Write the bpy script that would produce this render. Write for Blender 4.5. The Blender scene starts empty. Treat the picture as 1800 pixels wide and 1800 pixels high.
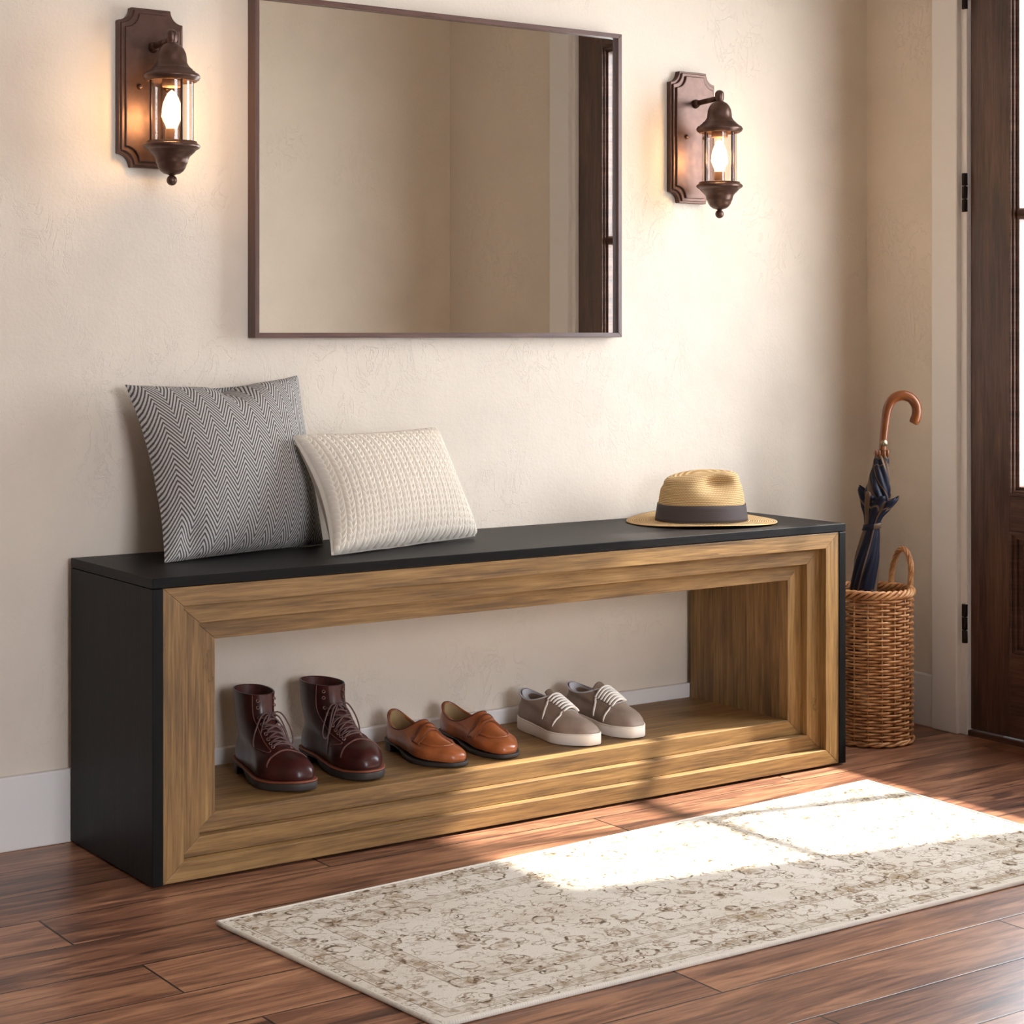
import bpy, math, random
from math import sin, cos, pi, sqrt, radians, atan2, exp
from mathutils import Vector, Matrix
from mathutils.bvhtree import BVHTree
random.seed(7)
SC = bpy.context.scene
COL = SC.collection

# ------------------------------------------------------------------ camera
cam_d = bpy.data.cameras.new('camera'); cam = bpy.data.objects.new('camera', cam_d); COL.objects.link(cam)
cam.location = (-1.1334, -3.1806, 0.8966)
cam.rotation_euler = (pi / 2, 0, -0.6084)
cam_d.sensor_width = 36; cam_d.sensor_fit = 'HORIZONTAL'
cam_d.lens = 3320.79 / 1800 * 36
cam_d.shift_y = -(900 - 583.42) / 1800
cam_d.clip_start = 0.05
SC.camera = cam

# ------------------------------------------------------------------ world, sun, daylight, exposure
SC.view_settings.view_transform = 'Standard'
SC.view_settings.look = 'None'
SC.view_settings.gamma = 1
SC.view_settings.use_curve_mapping = False
SC.view_settings.exposure = 0.10
world = bpy.data.worlds.new('daylight'); SC.world = world; world.use_nodes = True
wn = world.node_tree; wn.nodes.clear()
w_out = wn.nodes.new('ShaderNodeOutputWorld'); w_bg = wn.nodes.new('ShaderNodeBackground')
w_bg.inputs['Color'].default_value = (0.94, 0.975, 1.05, 1); w_bg.inputs['Strength'].default_value = 19.5
wn.links.new(w_bg.outputs[0], w_out.inputs[0])

sun_d = bpy.data.lights.new('sun', 'SUN'); sun = bpy.data.objects.new('sun', sun_d); COL.objects.link(sun)
sun_d.energy = 20.0; sun_d.angle = radians(1.5); sun_d.color = (1.0, 0.93, 0.83)
SUN = Vector((-1.0, 0.20, -1.149)).normalized()
sun.rotation_euler = SUN.to_track_quat('-Z', 'Y').to_euler(); sun.location = (4, -1.5, 4)

def portal(name, loc, rot, sx, sy):
    d = bpy.data.lights.new(name, 'AREA'); d.shape = 'RECTANGLE'; d.size = sx; d.size_y = sy
    d.cycles.is_portal = True
    o = bpy.data.objects.new(name, d); COL.objects.link(o); o.location = loc; o.rotation_euler = rot
    return o
portal('door_daylight', (2.24, -0.745, 1.12), (0, radians(90), 0), 1.25, 0.72)
portal('fill_window_portal', (0, -5.56, 1.37), (radians(90), 0, 0), 1.5, 1.55)  # portal of the unseen rear window, added to let in fill light

# ------------------------------------------------------------------ helpers
def lin(v):
    v /= 255.0
    return v / 12.92 if v <= 0.04045 else ((v + 0.055) / 1.055) ** 2.4
def c(r, g, b): return (lin(r), lin(g), lin(b), 1)
def lerp(a, b, t): return a + (b - a) * t
def smooth(a, b, x):
    t = min(1, max(0, (x - a) / (b - a))); return t * t * (3 - 2 * t)

class NB:
    """small node builder"""
    def __init__(s, name):
        s.m = bpy.data.materials.new(name); s.m.use_nodes = True; s.t = s.m.node_tree; s.t.nodes.clear()
        s.out = s.t.nodes.new('ShaderNodeOutputMaterial')
        s.tc = s.t.nodes.new('ShaderNodeTexCoord')
        s.uv = s.tc.outputs['UV']; s.obj = s.tc.outputs['Object']; s.gen = s.tc.outputs['Generated']
    def set(s, sock, v):
        if isinstance(v, bpy.types.NodeSocket): s.t.links.new(v, sock)
        elif v is not None: sock.default_value = v
    def n(s, typ, props=None, **ins):
        nd = s.t.nodes.new(typ)
        for k, v in (props or {}).items(): setattr(nd, k, v)
        for k, v in ins.items():
            s.set(nd.inputs[int(k[1:])] if k[0] == 'i' and k[1:].isdigit() else nd.inputs[k.replace('_', ' ')], v)
        return nd
    def math(s, op, a, b=None, cc=None):
        nd = s.t.nodes.new('ShaderNodeMath'); nd.operation = op
        s.set(nd.inputs[0], a); s.set(nd.inputs[1], b)
        if cc is not None: s.set(nd.inputs[2], cc)
        return nd.outputs[0]
    def sep(s, v):
        nd = s.t.nodes.new('ShaderNodeSeparateXYZ'); s.set(nd.inputs[0], v); return nd.outputs
    def comb(s, x=0, y=0, z=0):
        nd = s.t.nodes.new('ShaderNodeCombineXYZ')
        for i, v in enumerate((x, y, z)): s.set(nd.inputs[i], v)
        return nd.outputs[0]
    def map(s, v, scale=(1, 1, 1), loc=(0, 0, 0), rot=(0, 0, 0)):
        nd = s.t.nodes.new('ShaderNodeMapping'); s.set(nd.inputs[0], v)
        nd.inputs['Location'].default_value = loc; nd.inputs['Rotation'].default_value = rot; nd.inputs['Scale'].default_value = scale
        return nd.outputs[0]
    def noise(s, v, scale=5, detail=3, rough=.5, dist=0, col=False):
        nd = s.n('ShaderNodeTexNoise', Vector=v, Scale=scale, Detail=detail, Roughness=rough, Distortion=dist)
        return nd.outputs['Color' if col else 'Fac']
    def vor(s, v, scale=5, feature='F1', out='Distance'):
        nd = s.n('ShaderNodeTexVoronoi', {'feature': feature}, Vector=v, Scale=scale); return nd.outputs[out]
    def ramp(s, fac, stops, interp='LINEAR'):
        nd = s.t.nodes.new('ShaderNodeValToRGB'); s.set(nd.inputs[0], fac); cr = nd.color_ramp; cr.interpolation = interp
        while len(cr.elements) < len(stops): cr.elements.new(0.5)
        for e, (p, col) in zip(cr.elements, stops):
            e.position = p; e.color = col if isinstance(col, tuple) else (col, col, col, 1)
        return nd.outputs[0]
    def mix(s, fac, a, b, mode='MIX'):
        nd = s.t.nodes.new('ShaderNodeMix'); nd.data_type = 'RGBA'; nd.blend_type = mode
        s.set(nd.inputs[0], fac); s.set(nd.inputs[6], a); s.set(nd.inputs[7], b); return nd.outputs[2]
    def bump(s, h, strength=.3, dist=.002, normal=None):
        nd = s.n('ShaderNodeBump', Height=h, Strength=strength, Distance=dist)
        if normal is not None: s.set(nd.inputs['Normal'], normal)
        return nd.outputs[0]
    def bsdf(s, color, rough=.5, metal=0, normal=None, spec=None, **kw):
        nd = s.t.nodes.new('ShaderNodeBsdfPrincipled')
        s.set(nd.inputs['Base Color'], color); s.set(nd.inputs['Roughness'], rough); s.set(nd.inputs['Metallic'], metal)
        if normal is not None: s.set(nd.inputs['Normal'], normal)
        if spec is not None: s.set(nd.inputs['Specular IOR Level'], spec)
        for k, v in kw.items(): s.set(nd.inputs[k.replace('_', ' ')], v)
        s.t.links.new(nd.outputs[0], s.out.inputs[0]); return s.m

class MB:
    """mesh builder: shapes are collected, then linked as ONE mesh object"""
    def __init__(s): s.v = []; s.f = []; s.uv = []; s.sm = []
    def add(s, vs, fs, uvs=None, smooth=False):
        b = len(s.v); s.v += [tuple(p) for p in vs]
        for i, f in enumerate(fs):
            s.f.append([b + k for k in f]); s.sm.append(smooth)
            s.uv.append(uvs[i] if uvs else [(vs[k][0], vs[k][2]) for k in f])
        return s
    def box(s, x0, x1, y0, y1, z0, z1, axis=0, off=None):
        P = [(x, y, z) for x in (x0, x1) for y in (y0, y1) for z in (z0, z1)]
        F = [((0, 1, 3, 2), 0), ((4, 6, 7, 5), 0), ((0, 4, 5, 1), 1), ((2, 3, 7, 6), 1), ((0, 2, 6, 4), 2), ((1, 5, 7, 3), 2)]
        if off is None: off = (random.random() * 7, random.random() * 7)
        uvs = []
        for f, nax in F:
            if nax == axis: ua, va = [a for a in (0, 1, 2) if a != nax]
            else: ua = axis; va = 3 - axis - nax
            uvs.append([(P[k][ua] + off[0], P[k][va] + off[1] + nax * .37) for k in f])
        return s.add(P, [f for f, _ in F], uvs)
    def prism(s, pts, a, b, axis=1, smooth=False):
        """polygon pts extruded along axis from a to b"""
        n = len(pts)
        def mk(p, h):
            return {0: (h, p[0], p[1]), 1: (p[0], h, p[1]), 2: (p[0], p[1], h)}[axis]
        V = [mk(p, a) for p in pts] + [mk(p, b) for p in pts]
        F = [list(range(n)), list(range(2 * n - 1, n - 1, -1))] + [[i, i + n, (i + 1) % n + n, (i + 1) % n] for i in range(n)]
        return s.add(V, F, None, smooth)
    def grid(s, fn, nu, nv, cu=False, cv=False, uvf=None, smooth=True, flip=False):
        V = []; ku = nu if cu else nu + 1; kv = nv if cv else nv + 1
        for j in range(kv):
            for i in range(ku): V.append(fn(i / nu, j / nv))
        F = []; U = []
        uvf = uvf or (lambda a, b: (a, b))
        for j in range(nv):
            for i in range(nu):
                a = j * ku + i; b = j * ku + (i + 1) % ku; d = ((j + 1) % kv) * ku + i; e = ((j + 1) % kv) * ku + (i + 1) % ku
                q = [a, b, e, d]; w = [(i, j), (i + 1, j), (i + 1, j + 1), (i, j + 1)]
                if flip: q.reverse(); w.reverse()
                F.append(q); U.append([uvf(x / nu, y / nv) for x, y in w])
        return s.add(V, F, U, smooth)
    def lathe(s, prof, seg=40, at=(0, 0, 0), axis='z', smooth=True, cap=True):
        def fn(u, v):
            k = v * (len(prof) - 1); i = min(int(k + 1e-9), len(prof) - 1); r, z = prof[i]
            a = u * 2 * pi
            return (at[0] + r * cos(a), at[1] + r * sin(a), at[2] + z)
        s.grid(fn, seg, len(prof) - 1, cu=True, smooth=smooth, uvf=lambda a, b: (a * .3, prof[min(len(prof) - 1, int(b * (len(prof) - 1) + .01))][1]))
        if cap:
            for k, (r, z) in ((0, prof[0]), (-1, prof[-1])):
                if r > 1e-5:
                    vs = [(at[0] + r * cos(i / seg * 2 * pi), at[1] + r * sin(i / seg * 2 * pi), at[2] + z) for i in range(seg)]
                    s.add(vs, [list(range(seg)) if k else list(range(seg - 1, -1, -1))])
        return s
    def tube(s, pts, r, sides=8, closed=False, cap=True, flat=None, up=None):
        """tube along pts; r number or list; flat=(a,b) scales the section"""
        P = [Vector(p) for p in pts]; n = len(P)
        R = r if isinstance(r, (list, tuple)) else [r] * n
        T = []
        for i in range(n):
            a = P[(i - 1) % n] if (closed or i > 0) else P[0]; b = P[(i + 1) % n] if (closed or i < n - 1) else P[-1]
            T.append((b - a).normalized())
        up = Vector(up) if up else (Vector((0, 0, 1)) if abs(T[0].z) < .9 else Vector((1, 0, 0)))
        N = (up - T[0] * up.dot(T[0])).normalized(); V = []; fa, fb = flat or (1, 1); L = 0; Ls = []
        for i in range(n):
            N = (N - T[i] * N.dot(T[i]));
            N = N.normalized() if N.length > 1e-6 else Vector((0, 0, 1))
            B = T[i].cross(N); Ls.append(L)
            if i < n - 1: L += (P[i + 1] - P[i]).length
            for k in range(sides):
                a = 2 * pi * k / sides
                V.append(P[i] + (N * cos(a) * fa + B * sin(a) * fb) * R[i])
        F = []; U = []
        for i in range(n if closed else n - 1):
            j = (i + 1) % n
            for k in range(sides):
                q = (k + 1) % sides
                F.append([i * sides + k, i * sides + q, j * sides + q, j * sides + k])
                l2 = Ls[j] if j else L
                U.append([(Ls[i], k / sides * .05), (Ls[i], (k + 1) / sides * .05), (l2, (k + 1) / sides * .05), (l2, k / sides * .05)])
        if cap and not closed:
            F.append(list(range(sides - 1, -1, -1))); U.append([(0, 0)] * sides)
            F.append([(n - 1) * sides + k for k in range(sides)]); U.append([(0, 0)] * sides)
        return s.add(V, F, U, True)
    def ball(s, at, r, seg=20, sc=(1, 1, 1)):
        def fn(u, v):
            a = u * 2 * pi; b = (v - .5) * pi
            return (at[0] + r * sc[0] * cos(a) * cos(b), at[1] + r * sc[1] * sin(a) * cos(b), at[2] + r * sc[2] * sin(b))
        return s.grid(fn, seg, seg // 2, cu=True)
    def xf(s, M, start=0):
        for i in range(start, len(s.v)): s.v[i] = tuple(M @ Vector(s.v[i]))
        return s
    def build(s, name, mat, parent=None, bevel=0, sub=0, solid=0, seg=2):
        me = bpy.data.meshes.new(name); o = bpy.data.objects.new(name, me); COL.objects.link(o)
        org = ORG.get(parent, Vector((0, 0, 0))) if parent else Vector((0, 0, 0))
        me.from_pydata([(a - org.x, b - org.y, d - org.z) for a, b, d in s.v], [], s.f)
        ul = me.uv_layers.new(name='UVMap')
        flat = [x for f in s.uv for p in f for x in p]
        ul.data.foreach_set('uv', flat)
        me.polygons.foreach_set('use_smooth', s.sm)
        me.materials.append(mat); me.validate(); me.update()
        if parent: o.parent = parent; ORG[o] = org
        if solid:
            m = o.modifiers.new('thickness', 'SOLIDIFY'); m.thickness = solid; m.offset = -1
        if bevel:
            m = o.modifiers.new('bevel', 'BEVEL'); m.width = bevel; m.segments = seg; m.limit_method = 'ANGLE'; m.angle_limit = radians(40)
        if sub:
            m = o.modifiers.new('sub', 'SUBSURF'); m.levels = sub; m.render_levels = sub
        return o
ORG = {}
def thing(name, label, cat, loc=(0, 0, 0), group=None):
    o = bpy.data.objects.new(name, None); COL.objects.link(o); o.empty_display_size = .05
    o.location = loc; ORG[o] = Vector(loc); o['label'] = label; o['category'] = cat
    if group: o['group'] = group
    return o
def tag(o, label, cat, group=None):
    o['label'] = label; o['category'] = cat
    if group: o['group'] = group
    return o
def struct(o, label=None):
    o['kind'] = 'structure'
    if label: o['label'] = label
    return o
def place(root, loc, rz=0):
    root.location = loc; root.rotation_euler = (0, 0, rz)
def crom(keys, t):
    """catmull-rom over list of tuples, t in 0..1"""
    n = len(keys) - 1; x = min(max(t, 0), 1) * n; i = min(int(x), n - 1); f = x - i
    g = lambda k: keys[min(max(k, 0), n)]
    a, b, d, e = g(i - 1), g(i), g(i + 1), g(i + 2)
    return [0.5 * (2 * q + (r - p) * f + (2 * p - 5 * q + 4 * r - w) * f * f + (3 * q - p - 3 * r + w) * f ** 3) for p, q, r, w in zip(a, b, d, e)]
def path(keys, n=40): return [Vector(crom(keys, i / n)) for i in range(n + 1)]

# ------------------------------------------------------------------ materials
def plaster(name, base, amt=1.0):
    b = NB(name); P = b.obj
    big = b.noise(P, 1.6, 4, .55); mid = b.noise(P, 6, 5, .6)
    col = b.ramp(b.math('ADD', b.math('MULTIPLY', big, .65), b.math('MULTIPLY', mid, .35)),
                 [(.34, tuple(x * .90 for x in base[:3]) + (1,)), (.5, base), (.68, tuple(min(1, x * 1.06) for x in base[:3]) + (1,))])
    fine = b.noise(P, 160, 3, .55); med = b.noise(P, 42, 4, .6)
    scr = b.noise(b.map(P, (9, 9, 5), rot=(0, .6, 0)), 2.0, 5, .62, 1.6)
    edge = b.ramp(b.math('ABSOLUTE', b.math('SUBTRACT', scr, .5)), [(0, 1.0), (.02, 0.0)])
    mask = b.ramp(b.noise(P, 3.2, 2, .5), [(.5, 0.0), (.62, 1.0)])
    h = b.math('ADD', b.math('ADD', b.math('MULTIPLY', fine, .35), b.math('MULTIPLY', med, .6)), b.math('MULTIPLY', b.math('MULTIPLY', edge, mask), -.55))
    return b.bsdf(col, .75, normal=b.bump(h, .5 * amt, .0032), spec=.25)
M_wall = plaster('plaster', (.69, .60, .503, 1))
M_ceil = NB('ceiling paint').bsdf((.82, .79, .74, 1), .8)
M_room = NB('room paint').bsdf((.26, .22, .18, 1), .8)
def paint(name, col, r=.42):
    b = NB(name); h = b.noise(b.obj, 90, 2); return b.bsdf(col, r, normal=b.bump(h, .06, .001))
M_trim = paint('white trim paint', (.76, .72, .69, 1))

def floor_mat():
    b = NB('walnut planks'); x, y, z = b.sep(b.obj)
    W = .1385; LN = 1.06
    ry = b.math('DIVIDE', b.math('ADD', y, 1.24), W); row = b.math('FLOOR', ry); fy = b.math('SUBTRACT', ry, row)
    off = b.math('FRACT', b.math('ADD', b.math('MULTIPLY', row, .478), .534))
    rx = b.math('SUBTRACT', b.math('DIVIDE', x, LN), off); cx = b.math('FLOOR', rx); fx = b.math('SUBTRACT', rx, cx)
    wn_ = b.n('ShaderNodeTexWhiteNoise', {'noise_dimensions': '2D'}, Vector=b.comb(cx, row, 0))
    rnd = wn_.outputs['Value']
    P = b.comb(b.math('ADD', x, b.math('MULTIPLY', rnd, 17.0)), b.math('ADD', y, b.math('MULTIPLY', rnd, 5.0)), 0)
    g1 = b.noise(b.map(P, (1.6, 17, 1)), 2.2, 6, .66, 1.5)
    g2 = b.noise(b.map(P, (4, 90, 1)), 3, 4, .6, .3)
    g3 = b.noise(b.map(P, (1.1, 5.5, 1)), 2.0, 3, .5, 1.6)
    g = b.math('ADD', b.math('MULTIPLY', g1, .52), b.math('ADD', b.math('MULTIPLY', g2, .20), b.math('MULTIPLY', g3, .28)))
    g = b.math('ADD', g, b.math('MULTIPLY', b.math('SUBTRACT', rnd, .5), .07))
    col = b.ramp(g, [(.35, c(54, 34, 28)), (.43, c(98, 64, 48)), (.50, c(133, 90, 67)), (.57, c(162, 115, 86)), (.68, c(190, 142, 107))])
    ey = b.math('MINIMUM', fy, b.math('SUBTRACT', 1, fy)); ex = b.math('MINIMUM', fx, b.math('SUBTRACT', 1, fx))
    gap = b.math('MINIMUM', b.ramp(b.math('MULTIPLY', ey, W / .0022), [(.35, 0.0), (.9, 1.0)]), b.ramp(b.math('MULTIPLY', ex, LN / .0026), [(.35, 0.0), (.9, 1.0)]))
    col = b.mix(gap, c(28, 16, 13), col)
    h = b.math('ADD', b.math('MULTIPLY', gap, 1.0), b.math('MULTIPLY', g2, .12))
    rg = b.math('ADD', .27, b.math('MULTIPLY', g2, .14))
    return b.bsdf(col, rg, normal=b.bump(h, .35, .0015), spec=.5)
M_floor = floor_mat()

def wood(name, stops, lx=3, ly=34, rough=.5, fine=150, bump=.15, knots=True, spec=.5):
    b = NB(name)
    U = b.comb(*b.sep(b.uv)[:2])
    g1 = b.noise(b.map(U, (lx, ly, 1)), 1.6, 6, .68, 1.0)
    g2 = b.noise(b.map(U, (lx * 3, fine, 1)), 1.6, 3, .6, .2)
    g3 = b.noise(b.map(U, (lx * .8, ly * .22, 1)), 1.8, 3, .5, .8)
    g = b.math('ADD', b.math('MULTIPLY', g1, .42), b.math('ADD', b.math('MULTIPLY', g2, .30), b.math('MULTIPLY', g3, .28)))
    col = b.ramp(g, stops)
    if knots:
        kn = b.noise(b.map(U, (9, 30, 1), loc=(3, 1, 0)), 1.3, 5, .7, 1.2)
        km = b.ramp(kn, [(.66, 0.0), (.74, 1.0)])
        col = b.mix(b.math('MULTIPLY', km, .65), col, tuple(x * .6 for x in stops[0][1][:3]) + (1,))
    return b.bsdf(col, rough, normal=b.bump(g2, bump, .001), spec=spec)
M_oak = wood('rustic oak veneer', [(.31, c(66, 48, 29)), (.42, c(102, 74, 42)), (.50, c(128, 95, 54)), (.58, c(149, 114, 68)), (.68, c(172, 138, 89))], 2.2, 46, .5, 170, .3)
M_black = wood('black wood grain', [(.35, c(9, 7, 7)), (.5, c(17, 14, 14)), (.65, c(27, 24, 23))], 4, 60, .46, 240, .22, False, .16)
M_door = wood('dark walnut door', [(.34, c(44, 29, 24)), (.46, c(70, 47, 38)), (.56, c(90, 63, 51)), (.68, c(110, 80, 65))], 2.5, 30, .38, 120, .12, False)
M_frame = wood('walnut mirror frame', [(.35, c(62, 40, 34)), (.5, c(88, 60, 52)), (.66, c(108, 78, 68))], 3, 90, .4, 200, .1, False)
M_bronze = NB('oil rubbed bronze'); _b = M_bronze
_n = _b.noise(_b.obj, 60, 3); _n2 = _b.noise(_b.obj, 900, 1)
M_bronze = _b.bsdf(_b.ramp(_n, [(.35, c(80, 56, 46)), (.65, c(90, 64, 53))]), .36, .55, normal=_b.bump(_n2, .08, .0005))
M_hinge = NB('black hinge metal').bsdf(c(38, 30, 28), .38, .8)
def glassy(name, tint=(1, 1, 1, 1), refl=.9, rough=.01):
    b = NB(name)
    tr = b.n('ShaderNodeBsdfTransparent', Color=tint); gl = b.n('ShaderNodeBsdfGlossy', Color=(1, 1, 1, 1), Roughness=rough)
    fr = b.n('ShaderNodeFresnel', IOR=1.48)
    mx = b.n('ShaderNodeMixShader', i0=b.math('MULTIPLY', b.math('MULTIPLY', fr.outputs[0], refl), b.math('SUBTRACT', 1, b.n('ShaderNodeNewGeometry').outputs['Backfacing'])), i1=tr.outputs[0], i2=gl.outputs[0])
    b.t.links.new(mx.outputs[0], b.out.inputs[0]); return b.m
M_glass = glassy('clear glass', (.97, .985, .98, 1))
M_lglass = glassy('lantern glass', (.93, .92, .90, 1), 1.0, .03)
M_mirror = NB('mirror silver').bsdf((.80, .795, .77, 1), .0, 1.0)

# ================================================================== ROOM SHELL
XC = 2.1034
DY0, DY1, DZ = -0.300, -1.190, 1.90       # door opening
YF = -1.848                               # front return wall plane
XL, YR, ZC = -3.4, -5.5, 2.45
f = MB(); f.box(XL, XC + .12, YR, .02, -.05, 0)
struct(f.build('floor', M_floor))
f = MB(); f.box(XL - .1, XC + .12, YR - .1, .12, ZC, ZC + .08)
struct(f.build('ceiling', M_ceil))
f = MB(); f.box(XL - .1, XC + .12, 0, .12, -.05, ZC)
struct(f.build('wall_back', M_wall))
f = MB(); f.box(XC, XC + .12, DY0, 0, -.05, ZC); f.box(XC, XC + .12, YF, DY1, -.05, ZC); f.box(XC, XC + .12, DY1, DY0, DZ, ZC)
struct(f.build('wall_right', M_wall))
f = MB(); f.box(1.12, XC + .12, YF - .12, YF, -.05, ZC)
struct(f.build('wall_front', M_wall))
f = MB(); f.box(1.12, 1.24, YR, YF - .12, -.05, ZC)
struct(f.build('wall_hall', M_room))
f = MB(); f.box(XL - .1, XL, YR, 0, -.05, ZC)
struct(f.build('wall_left', M_room))
WX0, WX1, WZ0, WZ1 = -.75, .75, .6, 2.15  # opening in the rear wall, sized for fill from behind the camera
f = MB(); f.box(XL - .1, WX0, YR - .1, YR, -.05, ZC); f.box(WX1, 1.24, YR - .1, YR, -.05, ZC)
f.box(WX0, WX1, YR - .1, YR, -.05, WZ0); f.box(WX0, WX1, YR - .1, YR, WZ1, ZC)
struct(f.build('wall_rear', M_room))
f = MB()
for a, bq, d, e in ((WX0, WX0 + .05, WZ0, WZ1), (WX1 - .05, WX1, WZ0, WZ1), (WX0, WX1, WZ0, WZ0 + .05), (WX0, WX1, WZ1 - .05, WZ1), (-.02, .02, WZ0, WZ1)):
    f.box(a, bq, YR - .07, YR - .03, d, e)
struct(f.build('fill_window_1', M_trim))  # frame of the unseen window added for fill light
f = MB(); f.box(XC + .12, XC + 4, -5, 4, -.2, -.06)
struct(f.build('porch_ground', NB('pale porch concrete').bsdf((.55, .53, .5, 1), .9)))

# baseboards
def base(name, x0, x1, y0, y1, h):
    f = MB(); f.box(x0, x1, y0, y1, 0, h); return struct(f.build(name, M_trim, bevel=.003))
base('baseboard_back', XL, XC - .013, -.014, 0, .129)
base('baseboard_right', XC - .013, XC, -.2184, 0, .1195)
base('baseboard_front', 1.12, XC - .013, YF, YF + .013, .12)
base('baseboard_side', XC - .013, XC, YF + .013, -1.290, .12)
# door casing: two legs, head; jambs, threshold
f = MB(); f.box(XC - .019, XC, -.294, -.2184, 0, DZ + .08, 2); struct(f.build('trim_1', M_trim, bevel=.003))
f = MB(); f.box(XC - .019, XC, -1.290, -1.200, 0, DZ + .08, 2); struct(f.build('trim_2', M_trim, bevel=.003))
f = MB(); f.box(XC - .021, XC, -1.300, -.208, DZ + .004, DZ + .10, 1); struct(f.build('trim_3', M_trim, bevel=.003))
f = MB(); f.box(XC - .006, XC + .12, -.3115, -.294, 0, DZ, 2); struct(f.build('trim_4', M_trim, bevel=.0015))
f = MB(); f.box(XC - .006, XC + .12, -1.200, -1.183, 0, DZ, 2); struct(f.build('trim_5', M_trim, bevel=.0015))
f = MB(); f.box(XC - .004, XC + .14, -1.183, -.3115, -.02, .012, 1); struct(f.build('trim_6', M_door, bevel=.003), 'dark walnut door threshold')

# ------------------------------------------------------------------ door
def frame_prism(mb, outer, inner, x0, x1, z_axis=True):
    """picture-frame ring in the y-z plane between x0 and x1; outer/inner = (y0,y1,z0,z1)"""
    oy0, oy1, oz0, oz1 = outer; iy0, iy1, iz0, iz1 = inner
    O_ = [(oy0, oz0), (oy1, oz0), (oy1, oz1), (oy0, oz1)]; I_ = [(iy0, iz0), (iy1, iz0), (iy1, iz1), (iy0, iz1)]
    for k in range(4):
        q = [O_[k], O_[(k + 1) % 4], I_[(k + 1) % 4], I_[k]]
        mb.prism(q, x0, x1, 0)
D0, D1 = -.3145, -1.180                   # leaf edges (hinge, latch)
xf0, xf1 = XC + .004, XC + .044           # leaf faces
door = bpy.data.objects.new('door_1', None); COL.objects.link(door); door.location = (XC + .02, D0, .012); ORG[door] = Vector(door.location)
struct(door, 'dark walnut entry door with a glazed upper half and raised lower panel')
SH, SL = -.4247, -1.070                   # stile inner edges
f = MB(); f.box(xf0, xf1, SH, D0, .014, 1.885, 2); f.build('stile', M_door, door, bevel=.0015)
f = MB(); f.box(xf0, xf1, D1, SL, .014, 1.885, 2); f.build('stile', M_door, door, bevel=.0015)
f = MB(); f.box(xf0, xf1, SL, SH, .014, .190, 1); f.build('rail', M_door, door, bevel=.0015)
f = MB(); f.box(xf0, xf1, SL, SH, .462, .540, 1); f.build('rail', M_door, door, bevel=.0015)
f = MB(); f.box(xf0, xf1, SL, SH, 1.700, 1.885, 1); f.build('rail', M_door, door, bevel=.0015)
# glazing moulding, panes, muntins
f = MB()
for a, bq, x in ((0, .006, xf0 - .004), (.006, .012, xf0 + .001), (.012, .020, xf0 + .007)):
    frame_prism(f, (SL + a, SH - a, .540 + a, 1.700 - a), (SL + bq, SH - bq, .540 + bq, 1.700 - bq), x, xf1 - .004)
f.build('glazing_bead', M_door, door, bevel=.001)
GY0, GY1, GZ0, GZ1 = SL + .020, SH - .020, .560, 1.680
f = MB(); f.tube([(xf0 + .010, GY0, 1.153), (xf0 + .010, GY1, 1.153)], .012, 12); f.box(xf0 + .008, xf0 + .040, GY0, GY1, 1.141, 1.165, 1)
f.build('muntin', M_door, door)
f = MB(); f.tube([(xf0 + .012, -.745, GZ0), (xf0 + .012, -.745, GZ1)], .0115, 12); f.box(xf0 + .008, xf0 + .040, -.762, -.728, GZ0, GZ1, 2)
f.build('muntin', M_door, door)
for ya, yb in ((GY0, -.745), (-.745, GY1)):
    for za, zb in ((GZ0, 1.153), (1.153, GZ1)):
        f = MB(); f.box(xf0 + .020, xf0 + .024, ya, yb, za, zb); f.build('glass_pane', M_glass, door)
# raised lower panel with mouldings
f = MB()
for a, bq, x in ((0, .007, xf0 - .003), (.007, .016, xf0 + .003), (.016, .026, xf0 + .010)):
    frame_prism(f, (SL + a, SH - a, .190 + a, .462 - a), (SL + bq, SH - bq, .190 + bq, .462 - bq), x, xf1 - .002)
f.build('panel_moulding', M_door, door, bevel=.001)
f = MB(); a0, a1, b0, b1 = SL + .026, SH - .026, .216, .436
V = [(xf0 + .012, a0, b0), (xf0 + .012, a1, b0), (xf0 + .012, a1, b1), (xf0 + .012, a0, b1),
     (xf0 + .002, a0 + .028, b0 + .028), (xf0 + .002, a1 - .028, b0 + .028), (xf0 + .002, a1 - .028, b1 - .028), (xf0 + .002, a0 + .028, b1 - .028),
     (xf1 - .006, a0, b0), (xf1 - .006, a1, b0), (xf1 - .006, a1, b1), (xf1 - .006, a0, b1)]
F = [[0, 4, 5, 1], [1, 5, 6, 2], [2, 6, 7, 3], [3, 7, 4, 0], [4, 7, 6, 5], [8, 9, 10, 11], [0, 1, 9, 8], [1, 2, 10, 9], [2, 3, 11, 10], [3, 0, 8, 11]]
f.add(V, F, [[(V[k][2] * .2 + V[k][1], V[k][2]) for k in q] for q in F]); f.build('raised_panel', M_door, door)
for z0 in (.204, 1.163, 1.614):
    f = MB(); hy = -.3065; hx = XC - .0065
    for k in range(3): f.lathe([(.0062, z0 + .0007 + k * .0292), (.0068, z0 + .0015 + k * .0292), (.0068, z0 + .0275 + k * .0292), (.0062, z0 + .0283 + k * .0292)], 14, (hx, hy, 0))
    f.box(hx, xf0 + .012, hy - .003, hy + .002, z0 + .002, z0 + .086, 2)
    f.build('hinge', M_hinge, door)

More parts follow.
